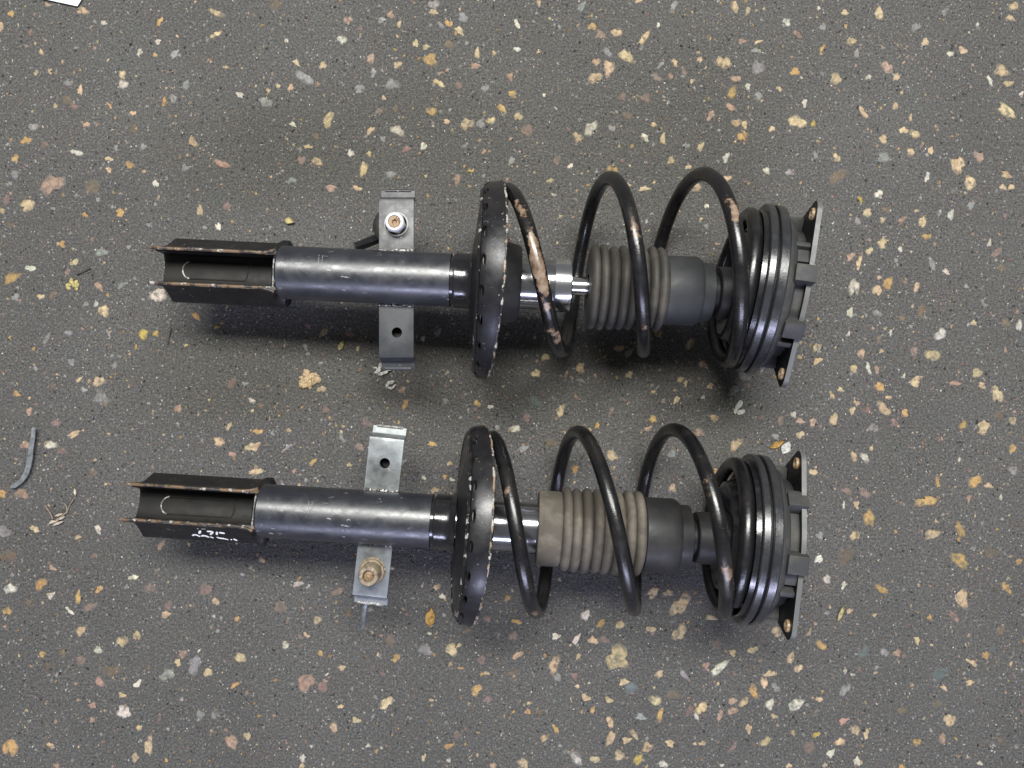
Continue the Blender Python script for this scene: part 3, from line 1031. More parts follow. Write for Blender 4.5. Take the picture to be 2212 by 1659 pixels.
# ------------------------------------------------------------------ aggregate in the asphalt
# each row: a view window (x, y, zoom) and stones in it: u, v, length, aspect, angle, tone
WINDOWS = [
 (0, 0, 2.212, "95,120,70,.7,70,o 10,235,75,.6,85,t 720,95,120,.5,-5,t 905,200,60,.6,-20,w 1390,190,85,.5,60,o 1890,115,150,.35,-20,t 415,40,60,.6,0,t 260,285,60,.8,80,p 360,455,65,.5,-50,t 1520,470,110,.4,50,g 1215,455,70,.6,45,w 1350,480,50,.6,0,o 1375,365,55,.7,0,w 1880,300,100,.4,20,t 1965,585,50,.6,0,t 315,635,55,.6,80,t 435,620,48,.9,0,t 1065,650,80,.85,0,t 1070,735,115,.6,5,w 595,725,75,.8,0,g 698,785,75,.65,75,t 1620,740,80,.7,60,g 1430,885,75,.5,85,o 1508,860,85,.7,80,g 2090,825,70,.7,0,w 580,870,100,.7,0,b 640,925,70,.9,0,p 1158,985,52,.85,0,t 955,920,70,.35,-55,o 290,1105,90,.75,30,g 755,1085,60,.8,0,t 1165,1120,90,.8,0,b 1680,1235,100,.7,-35,t 225,1225,110,.55,20,o 1012,1290,60,.6,80,g 670,1330,100,.5,-10,w 130,1380,70,.85,0,o 950,1385,80,.4,0,t 1130,1437,85,.8,0,o 950,1480,55,.9,0,t 1935,1430,150,.4,-20,q 1610,1465,85,.6,70,g 1355,1600,60,.8,0,w 450,1605,235,.62,30,q 800,1625,170,.6,0,b 1245,1280,80,.5,70,g 385,1260,75,.6,-30,p 80,1600,60,.7,0,g 130,1520,80,.8,0,g"),
 (1000, 0, 2.212, "190,45,130,.6,20,b 820,180,85,.85,60,q 920,250,65,.9,0,p 765,345,95,.7,-40,w 285,355,45,.7,80,w 1190,130,70,.7,40,q 1115,175,65,.8,0,g 1265,210,60,.7,60,t 1565,40,110,.7,-20,g 1565,105,90,.45,-10,t 1820,150,90,.9,0,g 1697,207,70,.8,0,o 1790,270,95,.5,-35,t 1630,220,70,.6,-40,g 1410,378,70,.7,-60,t 1500,410,62,.75,0,t 1705,390,110,.6,0,b 1945,465,90,.5,80,t 2090,465,50,.9,0,t 1535,520,150,.6,25,o 1930,575,75,.75,-10,q 1020,510,90,.8,60,q 1250,565,70,.8,50,t 600,570,70,.8,0,t 370,550,75,.4,-30,t 440,680,170,.5,-30,g 1205,735,120,.8,20,g 920,775,110,.6,15,g 1040,635,95,.4,70,g 555,745,55,.5,40,p 210,750,50,.6,0,t 320,762,55,.9,0,t 125,790,45,.8,80,t 105,890,105,.85,-20,g 1130,855,60,.5,-60,t 1615,725,110,.4,-40,t 1785,745,80,.8,50,p 2010,770,80,.7,50,g 1545,970,90,.85,0,o 1090,970,75,.75,0,p 1230,960,65,.6,-50,b 2160,945,95,.5,-50,o 1680,1060,65,.55,-10,t 1855,1080,125,.8,30,t 1975,1080,90,.7,40,g 2060,1050,90,.7,15,t 650,1045,170,.45,65,t 1015,1140,100,.35,40,t 1250,1140,130,.6,-20,w 1125,1210,60,.7,0,g 535,1185,80,.75,-40,b 470,1278,75,.5,0,t 1475,1275,70,.85,0,w 845,1335,70,.7,80,w 1005,1340,55,.7,-40,t 1840,1270,60,.7,60,g 410,1395,90,.75,50,p 550,1410,105,.6,-40,t 955,1470,150,.4,85,t 1190,1520,110,.5,10,g 1770,1565,110,.6,75,q 1882,1488,40,.8,0,y 330,1575,90,.6,0,g 670,1640,100,.5,-10,q 900,1640,75,.6,-20,t 340,1085,60,.6,-20,w 1330,1300,80,.7,0,p"),
 (2000, 0, 2.212, "270,25,50,.9,0,t 640,60,95,.6,50,g 1135,10,60,.6,0,t 1445,55,120,.45,60,g 1975,60,120,.5,-80,t 2090,90,80,.45,85,t 80,210,80,.5,-60,w 735,235,85,.8,-20,o 810,300,100,.5,-30,q 945,285,100,.75,0,t 1190,330,150,.35,50,t 1310,220,42,.8,80,w 80,430,55,.8,0,w 265,455,40,.8,0,t 870,455,95,.6,-50,g 1030,490,140,.7,-50,t 770,540,80,.8,-30,q 875,600,150,.6,-80,t 760,680,140,.6,40,t 1330,565,75,.6,40,g 1455,545,75,.65,-60,t 1672,520,60,.7,50,t 1880,545,140,.8,-30,t 2180,590,130,.7,80,g 1300,675,90,.7,-20,p 1420,665,60,.6,-50,q 1530,620,100,.35,-80,p 1985,690,100,.6,10,q 2090,755,55,.9,0,w 1955,805,130,.5,60,o 20,670,65,.9,0,q 40,820,95,.6,0,o 315,830,35,.8,0,w 995,845,80,.8,0,p 1200,855,110,.6,-30,p 1940,935,90,.7,-30,q 2180,840,80,.9,0,g 90,1015,85,.9,0,t 165,1140,130,.7,60,p 720,1120,155,.6,55,w 610,1195,110,.6,-55,t 905,1120,65,.9,0,g 1195,1195,85,.6,-50,w 1350,1210,90,.55,75,t 1270,1085,60,.6,0,t 2045,1185,100,.95,0,o 1990,1070,90,.8,30,t 2060,1085,65,.9,0,t 1765,1010,110,.4,50,q 1680,1280,80,.65,55,t 1900,1375,85,.6,75,w 1555,1270,60,.8,0,g 30,1400,80,.6,80,g 430,1400,90,.7,60,p 545,1445,50,.8,45,w 910,1490,100,.9,0,o 1420,1400,65,.9,0,t 1575,1455,55,.8,0,t 1910,1555,75,.7,30,t 1040,1620,60,.9,0,t 1190,1645,100,.4,0,t 365,1575,70,.5,0,t 1640,1635,100,.8,0,t 1040,1010,90,.8,0,b 2040,360,90,.4,0,q 2180,365,70,.4,10,t 2160,440,80,.5,0,g"),
 (3000, 0, 2.143, "990,115,110,.7,80,t 700,105,75,.55,-20,t 480,70,38,.9,0,w 210,185,80,.8,-40,w 515,230,85,.6,75,g 300,295,100,.5,-45,q 755,350,95,.6,0,t 1300,230,85,.85,0,g 1545,100,70,.7,70,g 2125,55,90,.8,40,t 2100,155,75,.7,-40,t 1820,205,40,.6,85,w 510,410,70,.4,65,o 800,450,80,.5,75,g 1590,455,55,.95,0,w 1695,425,70,.9,0,t 1380,355,65,.85,0,t 280,605,85,.65,-5,o 625,665,110,.85,0,t 1060,570,120,.7,-60,q 1135,650,75,.65,80,t 2025,600,130,.7,0,t 2080,705,85,.6,20,t 900,650,50,.9,0,w 1925,680,95,.35,-65,w 2065,935,190,.4,-35,t 2190,795,50,.7,80,w 145,750,60,.6,-50,t 360,870,75,.6,80,w 1130,895,75,.55,85,t 855,950,130,.3,-50,t 300,1030,170,.55,0,t 435,1045,70,.5,85,y 85,1090,60,.85,0,t 1255,995,65,.4,80,t 1290,1130,95,.75,-20,t 1195,1100,75,.8,0,t 1025,1175,90,.7,-45,t 1255,1285,75,.9,0,t 1425,1270,60,.8,60,t 1030,1330,120,.7,0,g 630,1330,90,.6,-70,t 1655,1390,150,.75,-70,t 1830,1320,110,.8,-50,q 1760,1545,125,.8,-40,t 2065,1480,80,.7,0,t 2035,1580,55,.9,0,t 2105,1580,60,.8,0,t 985,1640,85,.8,0,w 40,1440,80,.6,-60,w 230,1455,75,.6,40,g 640,1490,170,.6,20,b 1395,1495,80,.5,75,w 455,1310,80,.45,-60,g"),
 (3000, 750, 2.143, "830,75,60,.6,-50,y 890,190,90,.7,30,t 1050,165,100,.45,0,b 810,260,75,.6,-50,g 1355,265,110,.55,80,t 1595,205,85,.65,65,w 1765,125,80,.6,50,g 1015,255,50,.7,80,t 1185,245,70,.6,50,q 1390,390,75,.7,0,o 1015,450,100,.8,80,t 910,510,70,.65,70,t 1170,495,55,.65,85,w 750,560,75,.7,60,q 820,610,110,.35,80,t 1435,620,130,.35,-70,g 1555,685,85,.4,-45,w 1980,525,130,.35,45,p 2020,655,80,.75,0,b 1920,445,70,.5,85,w 780,820,165,.5,85,w 1065,785,110,.8,50,o 975,845,95,.8,60,t 1305,815,75,.6,80,t 990,735,40,.9,0,t 745,1030,80,.7,70,w 975,1040,85,.6,0,g 1180,1080,80,.5,0,b 1510,1215,115,.75,60,w 1790,1120,50,.9,0,t 2170,1140,120,.35,80,w 2060,1120,90,.8,0,b 465,1325,85,.75,80,t 840,1380,95,.6,75,t 1440,1390,130,.75,0,t 1285,1360,75,.9,0,p 470,1440,80,.6,40,t 775,1505,80,.8,0,t 900,1500,95,.4,-75,w 970,1515,75,.45,-70,q 1815,1540,110,.65,0,t 1310,1590,110,.4,20,t 320,1408,40,.9,0,o 1085,1200,60,.5,80,w 1200,1565,55,.4,85,w 735,1205,50,.35,80,w 990,1255,85,.4,65,b 1345,1010,110,.7,60,b 1010,1355,40,.9,0,t"),
 (3000, 1500, 2.143, "995,50,110,.6,-30,o 665,75,50,.8,0,t 1290,20,110,.5,0,t 1630,20,110,.4,0,q 1860,40,80,.6,-20,t 1985,110,165,.5,-75,t 1070,140,50,.8,0,t 590,120,85,.4,-75,t 800,185,65,.6,-45,t 765,250,75,.5,60,t 1025,235,150,.5,-40,t 1210,270,75,.7,85,o 885,250,80,.7,0,p 605,325,125,.5,80,t 270,285,60,.7,80,w 325,340,75,.6,0,q 430,350,85,.8,60,q 1695,370,80,.85,60,o 1870,390,125,.9,60,t 2000,290,90,.7,70,b 2115,335,85,.7,0,t 945,395,80,.85,0,g 1115,350,70,.8,0,p 325,455,75,.75,60,t 2115,570,75,.9,0,o 2120,755,95,.65,-60,g 775,640,100,.5,-70,t 870,650,100,.6,-45,w 925,570,55,.5,80,t 435,770,65,.85,0,t 1800,850,130,.7,60,o 1480,855,95,.4,-75,o 715,930,100,.6,-20,p 870,945,105,.7,-40,p 1390,1015,200,.4,5,o 800,1045,65,.85,0,t 905,1160,150,.6,-70,o 1675,1260,165,.35,-60,o 785,1310,95,.8,0,t 490,1305,75,.8,-40,g 1435,1295,170,.4,10,t 1670,1515,165,.6,-35,o 1930,1450,110,.65,70,b 705,1480,150,.8,30,b 480,1505,80,.7,70,w 2170,1525,70,.6,40,o 160,335,90,.5,75,p 1915,885,70,.6,0,t 1745,990,70,.6,75,q 690,1050,70,.3,88,w 2015,985,50,.6,75,w 1665,665,50,.4,85,w 120,470,65,.8,0,g"),
 (3000, 2250, 2.143, "550,65,85,.8,-45,w 690,120,80,.4,60,w 1010,150,120,.45,-30,o 740,335,50,.8,0,t 1690,230,160,.7,-60,t 2065,140,130,.4,-60,o 1415,390,60,.6,80,o 1310,585,70,.6,-60,t 1620,380,130,.4,-40,q 2020,490,100,.6,85,b 120,510,95,.8,-30,t 500,625,110,.6,-30,o 245,730,110,.5,65,t 310,820,85,.7,55,t 70,865,95,.5,15,t 20,940,110,.5,-80,t 120,980,90,.7,-60,g 1035,685,75,.9,0,g 1140,690,80,.8,0,q 1890,710,80,.7,-60,o 1500,870,150,.7,20,d 860,680,120,.7,60,d 1755,940,85,.5,20,t 700,1000,130,.5,50,g 70,1120,105,.65,80,w 290,1125,150,.55,20,w 485,1080,55,.8,0,t 1585,1255,120,.8,40,t 1180,1175,90,.6,20,b 1480,1120,90,.7,0,b 690,1265,80,.6,45,q 790,1340,110,.65,-50,t 880,1375,90,.5,85,t 460,1380,75,.5,45,y 660,1440,90,.85,0,t 1310,1440,75,.85,60,o 1525,1410,100,.5,85,q 400,1485,130,.7,40,p 585,1535,80,.7,70,w 805,1605,75,.8,80,w 2020,1430,80,.7,0,b 30,1440,110,.6,45,t 105,1225,60,.7,0,t 1840,1620,45,.8,0,w 230,1640,60,.6,0,t 1180,1645,60,.5,0,o 1540,985,65,.6,-50,t 1775,770,110,.35,-35,t 400,515,75,.4,75,t"),
 (0, 2250, 2.143, "345,110,130,.6,40,o 85,145,115,.75,10,w 835,150,75,.7,40,o 1125,50,85,.5,0,w 660,220,120,.25,80,o 755,300,150,.35,30,p 60,335,85,.85,0,o 430,205,75,.6,40,w 590,335,85,.35,-40,w 1265,140,100,.8,0,p 1735,150,130,.7,0,p 1820,255,65,.85,0,t 1420,290,110,.5,65,p 1400,365,75,.8,0,t 685,500,110,.6,60,t 1155,545,100,.6,85,t 1030,590,110,.8,60,t 830,665,80,.8,50,w 680,750,90,.8,0,p 1545,700,80,.8,40,q 1640,790,170,.6,65,g 1500,770,65,.75,-40,t 1755,855,85,.9,0,t 2030,730,105,.75,-40,t 1410,870,140,.7,20,g 940,840,170,.5,10,b 840,930,100,.7,-30,q 400,800,75,.8,60,b 355,700,55,.8,0,o 530,690,80,.5,75,b 1045,1185,140,.7,-15,w 1030,1045,65,.7,0,t 780,1130,80,.5,25,q 1255,1470,170,.4,80,t 90,1490,160,.75,65,o 1955,1440,150,.6,-55,q 2085,1390,75,.8,50,t 1140,1575,80,.7,60,t 1980,960,75,.5,40,o 1690,1210,90,.7,-30,g 1815,1210,75,.9,0,g 475,1640,70,.5,0,q 430,1470,70,.6,-40,t 775,1255,50,.9,0,q 1175,1320,60,.7,45,t 1160,950,80,.6,60,w 1805,380,38,.6,-40,w 1680,670,50,.25,50,w 2000,400,55,.6,60,o 1345,1240,70,.5,75,p 240,270,80,.6,-40,b"),
 (1500, 2450, 2.765, "770,300,140,.85,30,t 850,250,70,.6,60,t 490,310,170,.6,-10,g 165,390,110,.75,40,o 1440,150,110,.9,0,p 1905,155,95,.75,80,w 1885,465,200,.5,80,t 1920,600,110,.6,-60,g 2130,185,130,.4,50,w 2150,370,80,.5,80,t 1040,740,155,.6,45,o 60,880,190,.5,55,t 1490,360,150,.4,40,t 1430,555,140,.4,20,b 1145,555,60,.8,0,t 1160,840,95,.7,60,p 1100,410,100,.8,-50,p 1600,975,70,.7,-75,o 1720,990,110,.4,10,b 825,1230,95,.7,50,p 740,1350,115,.5,30,o 1780,1260,140,.45,30,t 1900,1160,120,.35,-65,o 1550,1540,150,.6,-40,t 1220,1565,100,.5,0,q 465,1475,90,.5,70,t 740,1505,65,.6,60,w 2130,1490,170,.45,-55,w 100,210,120,.7,-40,b 925,90,90,.5,30,b 2110,590,90,.8,0,p 1785,365,50,.8,80,o 550,850,50,.8,0,t"),
 (2200, 2270, 1.263, "470,78,80,.5,50,t 545,80,55,.7,0,t 605,140,130,.55,50,t 135,190,60,.7,80,w 210,235,60,.5,60,o 305,240,55,.7,60,t 600,280,85,.75,50,t 290,405,130,.85,20,t 170,318,45,.8,0,t 225,315,60,.6,0,p 460,263,45,.7,0,t 785,335,60,.65,-60,p 800,455,110,.35,35,w 735,445,40,.6,60,q 360,555,65,.8,0,d 625,490,65,.4,-40,g 500,485,50,.6,50,t 480,620,65,.75,0,t 570,588,85,.45,0,b 710,655,70,.7,50,t 505,690,85,.3,75,o 135,603,45,.8,0,t 170,663,40,.5,60,o 255,725,65,.5,-60,t 258,805,90,.4,75,t 375,785,65,.45,-55,t 440,850,70,.6,70,t 300,890,60,.8,0,t 395,910,70,.5,60,y 650,665,60,.4,75,p 685,695,45,.4,-60,w 805,690,55,.45,80,q 865,620,45,.7,0,q 865,670,55,.7,0,q 920,625,60,.6,50,t 945,760,55,.5,80,t 865,850,75,.3,55,p 555,830,45,.8,0,t 520,935,50,.7,0,w 85,905,90,.5,-55,g 180,910,45,.8,0,t 965,365,55,.6,20,t 865,380,40,.7,0,t 760,205,55,.5,-20,t 325,525,45,.8,0,t 970,570,75,.55,-75,o 250,615,40,.8,0,t 715,830,35,.8,0,t 340,815,45,.7,40,t 410,700,50,.6,0,g"),
 (0, 750, 1.746, "190,105,115,.65,20,t 825,155,65,.85,0,o 585,170,45,.7,0,o 1375,140,75,.55,-75,t 1500,250,60,.55,-70,w 430,370,55,.7,80,o 700,425,95,.55,0,g 510,495,55,.75,30,t 210,535,65,.65,0,w 85,600,135,.45,35,o 465,560,60,.5,80,p 680,660,75,.5,-60,q 840,650,75,.4,25,g 280,730,50,.8,0,t 365,715,70,.6,30,b 105,735,60,.8,0,g 715,830,90,.75,80,t 660,780,55,.4,75,w 590,780,40,.8,0,g 1090,720,130,.65,35,w 1350,865,60,.65,-60,o 985,990,75,.85,0,y 1070,985,45,.8,0,y 1490,937,32,.8,0,y 470,980,50,.8,0,g 320,1020,90,.3,55,g 680,1315,90,.75,30,t 700,1430,110,.75,0,g 490,1180,55,.7,0,g 785,1205,50,.7,40,g 1590,1330,90,.65,65,p 1225,1500,65,.7,75,q 365,1345,45,.8,60,p 115,1400,50,.7,0,o 200,1520,65,.45,70,q 380,1600,80,.5,20,p 1575,1620,60,.5,50,t 1730,1445,45,.8,0,w 1280,1065,35,.7,0,t 70,235,50,.8,0,b 50,65,70,.7,60,p 1560,110,70,.6,80,p 745,980,60,.35,-60,g 1025,235,45,.7,40,g 15,140,45,.8,0,t 35,380,60,.3,80,b 545,1300,55,.4,35,t 575,1370,45,.8,0,g 1685,1330,45,.7,20,g"),
 (1000, 1200, 2.212, "615,235,85,.7,70,t 840,255,75,.8,-20,p 940,305,60,.6,-30,p 905,380,45,.7,60,t 590,735,80,.7,0,t 620,915,75,.85,0,p 1290,745,65,.8,0,q 1320,868,85,.55,80,o 1945,860,60,.85,0,o 985,1025,110,.6,-25,p 765,1160,85,.5,-60,g 920,1240,90,.7,-40,p 1555,1215,90,.4,-10,o 830,1395,48,.85,0,t 515,1370,75,.5,40,o 1705,1385,55,.7,0,t 1665,1500,45,.8,0,o 1575,1615,75,.7,20,t 350,1450,55,.5,70,q 1480,1510,45,.8,0,w 1725,1525,45,.8,0,w 60,880,75,.5,-30,b 1600,240,100,.5,45,g 1475,295,65,.5,75,w 475,180,70,.6,0,p 450,370,80,.4,-60,g 35,1105,80,.6,0,o 30,1455,90,.6,30,t 20,1235,80,.7,40,t 300,1235,75,.4,40,g 920,570,50,.6,20,b 1670,840,60,.8,0,g 2060,890,50,.8,40,w"),
 (2000, 1200, 1.269, "187,263,45,.75,0,t 140,343,50,.9,0,t 363,318,60,.75,80,t 555,218,55,.65,10,t 605,350,40,.8,0,t 605,240,75,.35,50,g 910,195,60,.7,60,t 750,140,50,.8,0,o 975,300,45,.7,0,q 780,275,80,.4,-50,d 1180,355,75,.6,-15,g 1125,430,65,.6,40,g 862,373,35,.8,0,t 888,393,35,.6,80,t 1010,407,38,.7,0,t 843,475,45,.55,75,t 263,530,65,.6,80,t 517,530,50,.4,80,p 725,572,45,.75,-20,o 1032,565,55,.6,0,t 95,565,55,.6,70,p 35,620,65,.5,20,w 447,603,40,.45,75,o 215,690,80,.5,5,b 520,755,75,.5,-50,t 955,640,65,.6,-30,q 335,822,40,.8,0,o 1140,700,75,.6,55,t 820,745,50,.8,70,g 825,915,45,.75,85,t 1040,833,32,.9,0,o 80,720,55,.5,40,g 365,380,50,.4,-30,g 140,485,75,.5,-30,d 1195,405,45,.5,0,p 700,620,40,.6,40,q"),
 (0, 1512, 0.945, "95,228,42,.8,0,q 190,228,50,.6,15,w 275,188,55,.35,30,t 230,250,40,.6,0,p 8,408,32,.9,0,o 80,410,55,.7,-30,q 345,330,35,.8,0,b 15,550,55,.8,60,g 365,540,40,.45,-60,w 130,540,35,.7,-40,t 290,570,22,.8,0,t 935,235,50,.65,0,t 815,215,45,.7,0,t 865,262,25,.8,0,q 945,330,45,.5,35,t 600,600,45,.4,65,q 975,655,25,.8,0,t 30,640,70,.6,0,b 195,685,30,.6,-20,q 350,640,30,.6,0,p"),
 (1000, 2200, 1.155, "237,565,92,.78,35,q 313,582,52,.85,60,p 288,280,42,.85,20,t 142,393,42,.85,0,w 238,347,30,.6,-40,t 302,430,32,.5,-70,o 400,497,38,.5,0,t 380,150,60,.5,30,p 362,768,48,.8,-40,t 222,908,40,.7,60,w 395,672,28,.7,0,t 465,735,40,.7,0,t 98,552,20,.8,0,o 200,115,45,.6,0,w 248,127,26,.7,60,g 430,250,40,.7,20,b 512,448,40,.45,-60,b 620,365,45,.7,-30,p 540,720,32,.35,70,g 518,850,30,.4,50,w 558,875,22,.7,60,o 120,220,70,.7,0,p 210,355,28,.8,0,p"),
 (1500, 2300, 1.5875, "385,78,38,.9,0,w 345,22,42,.6,-40,t 395,195,32,.7,0,g 790,85,48,.7,80,o 850,235,65,.45,-20,o 945,197,70,.5,-45,o 665,218,50,.7,0,p 535,292,50,.5,30,b 303,310,26,.8,0,w 348,308,26,.6,60,q 200,88,30,.6,0,g"),
]
TONES = {'t': (0.40, 0.315, 0.195), 'o': (0.36, 0.24, 0.10), 'w': (0.44, 0.42, 0.35), 'g': (0.205, 0.208, 0.20), 'p': (0.175, 0.125, 0.108),
         'q': (0.29, 0.20, 0.150), 'b': (0.125, 0.100, 0.070), 'd': (0.10, 0.122, 0.126), 'y': (0.34, 0.27, 0.075)}
rnd = random.Random(11)


def stone_shape(seed, n=15):
    """flat-topped broken pebble, unit length"""
    r0 = random.Random(seed)
    ang = [2 * PI * (k + r0.uniform(-0.33, 0.33)) / n for k in range(n)]
    ph = [r0.uniform(0, 6.28) for _ in range(4)]
    rad = [0.43 * (1 + 0.17 * math.sin(2 * a + ph[0]) + 0.17 * math.sin(3 * a + ph[1]) + 0.13 * math.sin(5 * a + ph[2]) + r0.uniform(-0.17, 0.17)) for a in ang]
    V, Fc = [], []
    for f_, z_ in ((1.06, -0.6), (1.0, 0.15), (0.72, 0.85)):
        for a, q in zip(ang, rad):
            V.append((q * f_ * math.cos(a), q * f_ * math.sin(a), z_ + r0.uniform(-0.12, 0.12) * (z_ > 0)))
    V.append((r0.uniform(-0.1, 0.1), r0.uniform(-0.1, 0.1), 1.0))
    for k in range(n):
        j = (k + 1) % n
        Fc.append((k, j, n + j, n + k))
        Fc.append((n + k, n + j, 2 * n + j, 2 * n + k))
        Fc.append((2 * n + k, 2 * n + j, 3 * n))
    return V, Fc


SHAPES = [stone_shape(100 + i) for i in range(24)]
SMALL = [stone_shape(300 + i, 7) for i in range(10)]
MESHES = []
for V, Fc in SHAPES:
    me = bpy.data.meshes.new('stone')
    me.from_pydata(V, [], Fc)
    me.materials.append(M['stone'])
    finish(me, 40)
    MESHES.append(me)

stones = []
for ox, oy, zf, txt in WINDOWS:
    for row in txt.split():
        u, v, L, asp, ang, tone = row.split(',')
        px, py = (ox + float(u) / zf) / 1.823, (oy + float(v) / zf) / 1.823
        p = floor_at(px, py)
        length = float(L) / zf / 1.823 * H / F
        c = TONES[tone]
        k = rnd.uniform(0.82, 1.15)
        c = tuple(min(0.9, x * k * rnd.uniform(0.95, 1.05)) for x in c)
        stones.append((length, p.x, p.y, max(0.32, float(asp)) , R(float(ang)), c, tone))
placed = [(s[1], s[2], s[0] / 2) for s in stones]


def free_spot(x, y, r_):
    return all((x - a) ** 2 + (y - b) ** 2 > (r_ + c) ** 2 for a, b, c in placed)


# more stones beyond the edges of the picture, and in the gaps
tries = 0
while len(stones) < 1900 and tries < 14000:
    tries += 1
    x, y = rnd.uniform(-0.9, 0.9), rnd.uniform(-0.75, 0.75)
    inside = abs(x) < 0.56 and abs(y) < 0.42
    L = rnd.uniform(0.0032, 0.0064) if inside else rnd.uniform(0.006, 0.016)
    if inside and rnd.random() > 0.55 + x * 0.6:
        continue
    if not free_spot(x, y, L * 0.55):
        continue
    tone = rnd.choice('tttowwgggggpppqqbbd')
    k = rnd.uniform(0.6, 1.1)
    c = tuple(q * k for q in TONES[tone])
    stones.append((L, x, y, rnd.uniform(0.45, 0.95), rnd.uniform(0, PI), c, tone))
    placed.append((x, y, L / 2))
inview = [s for s in stones if abs(s[1]) < 0.57 and abs(s[2]) < 0.43]
outview = [s for s in stones if not (abs(s[1]) < 0.57 and abs(s[2]) < 0.43)]
inview.sort(key=lambda s: -s[0] * math.sqrt(s[3]))
for s in inview[:295]:
    L, x, y, asp, a, c, tone = s
    o = bpy.data.objects.new('stone', rnd.choice(MESHES))
    C.objects.link(o)
    o.parent = ground
    o.location = (x, y, 0.0)
    o.rotation_euler = (0, 0, a)
    hgt = (0.0006 if tone in 'bdgp' else 0.0010) * rnd.uniform(0.7, 1.3)
    o.scale = (L * 1.08, L * 1.12 * (asp + 0.06), hgt)
    o.color = (*c, 1)

# the rest of the grit, joined
V, Fc, cols = [], [], []


def add_grit(L, x, y, asp, a, c, h_, shapes):
    sv, sf = rnd.choice(shapes)
    b = len(V)
    ca, sa = math.cos(a), math.sin(a)
    for q in sv:
        u, w = q[0] * L, q[1] * L * asp
        V.append((x + u * ca - w * sa, y + u * sa + w * ca, q[2] * h_))
        cols.extend((*c, 1))
    Fc.extend(tuple(i + b for i in f) for f in sf)


for s in inview[295:] + outview:
    L, x, y, asp, a, c, tone = s
    add_grit(L * 1.08, x, y, asp + 0.06, a, c, 0.0007 * rnd.uniform(0.7, 1.3), SHAPES)
for i in range(23000):
    x, y = rnd.uniform(-0.62, 0.62), rnd.uniform(-0.47, 0.47)
    q = rnd.random()
    if q < 0.27:      # bright specks
        v = rnd.uniform(0.28, 0.62)
        L, c = rnd.uniform(0.0010, 0.0024), (v, v * 0.98, v * 0.92)
        asp = rnd.uniform(0.35, 0.9)
    elif q < 0.55:    # grey grit
        v = rnd.uniform(0.11, 0.25)
        L, c = rnd.choice((0.7, 1, 1, 1.5)) * rnd.uniform(0.0018, 0.0038), (v, v * 0.99, v * 0.94)
        asp = rnd.uniform(0.4, 1)
    elif q < 0.80:    # tan and pink grit
        t_ = TONES[rnd.choice('ttoqqpp')]
        k = rnd.uniform(0.6, 1.05)
        L, c = rnd.choice((0.7, 1, 1, 1.5)) * rnd.uniform(0.0016, 0.0038), tuple(z * k for z in t_)
        asp = rnd.uniform(0.4, 1)
    else:             # dark bits
        v = rnd.uniform(0.010, 0.035)
        L, c = rnd.uniform(0.0014, 0.004), (v, v, v)
        asp = rnd.uniform(0.4, 1)
    add_grit(L, x, y, asp, rnd.gauss(1.57, 0.7), c, rnd.uniform(0.0003, 0.0007), SMALL)
me = bpy.data.meshes.new('grit')
me.from_pydata(V, [], Fc)
ca = me.color_attributes.new('Col', 'FLOAT_COLOR', 'POINT')
ca.data.foreach_set('color', cols)
me.materials.append(M['grit'])
finish(me, 40)
grit = bpy.data.objects.new('grit', me)
C.objects.link(grit)
grit.parent = ground
grit['kind'] = 'stuff'

# ------------------------------------------------------------------ litter on the asphalt
# white card poking into the picture
bm = bmesh.new()
c3 = floor_at(170, 16)
c2 = floor_at(92, -1)
d = (c2 - c3).normalized()
e = (floor_at(182, -3) - c3).normalized()
pp = [c3, c3 + d * 0.15, c3 + d * 0.15 + e * 0.12, c3 + e * 0.12]
lo = [bm.verts.new((p.x, p.y, 0.0022)) for p in pp]
hi = [bm.verts.new((p.x, p.y, 0.0030)) for p in pp]
bm.faces.new(hi)
bm.faces.new(list(reversed(lo)))
for i in range(4):
    bm.faces.new((lo[i], lo[(i + 1) % 4], hi[(i + 1) % 4], hi[i]))
tag(obj('paper_card', bm, 'paper', smooth=None), 'corner of a white card lying flat on the asphalt', 'card')

# bent steel strip
bm = bmesh.new()
line = [(77, 923), (74, 945), (70, 968), (67, 990), (63, 1010), (56, 1027), (46, 1040), (35, 1048), (24, 1053)]
ctrl = [floor_at(*q, z=0.004) for q in line]
path = []
for i in range(len(ctrl) - 1):
    for k in range(4):
        path.append(ctrl[i].lerp(ctrl[i + 1], k / 4))
path.append(ctrl[-1])
n = len(path)
rows = []
for i, p in enumerate(path):
    t_ = (path[min(n - 1, i + 1)] - path[max(0, i - 1)]).normalized()
    s_ = Vector((-t_.y, t_.x, 0))
    f_ = i / (n - 1)
    w = 0.0021 + 0.0008 * math.sin(PI * min(1, f_ * 1.15)) if f_ < 0.9 else 0.0026 * (1 - (f_ - 0.9) / 0.115)
    zz = 0.0024 + 0.0035 * (1 - f_) ** 1.5 + 0.0016 * f_
    rows.append([bm.verts.new(p + s_ * w * a + Vector((0, 0, zz - p.z + b))) for a, b in ((-1, 0), (1, 0.0004), (1, 0.0017), (-1, 0.0013))])
for i in range(n - 1):
    for k in range(4):
        bm.faces.new((rows[i][k], rows[i + 1][k], rows[i + 1][(k + 1) % 4], rows[i][(k + 1) % 4]))
bm.faces.new(rows[0])
bm.faces.new(list(reversed(rows[-1])))
tag(obj('metal_strip', bm, 'strip', smooth=30), 'narrow grey metal strip bent into a hook on the asphalt', 'metal strip')

# dry seed-head twig
root = bpy.data.objects.new('dry_twig', None)
C.objects.link(root)
root.location = floor_at(125, 1112)
tag(root, 'dry branching twig with pale seed husks', 'twig')
off = root.location


def zpx(u, v):     # from the zoomed view of that corner
    return ((0 + u / 3.3175) / 1.823, (1600 + v / 3.318) / 1.823)


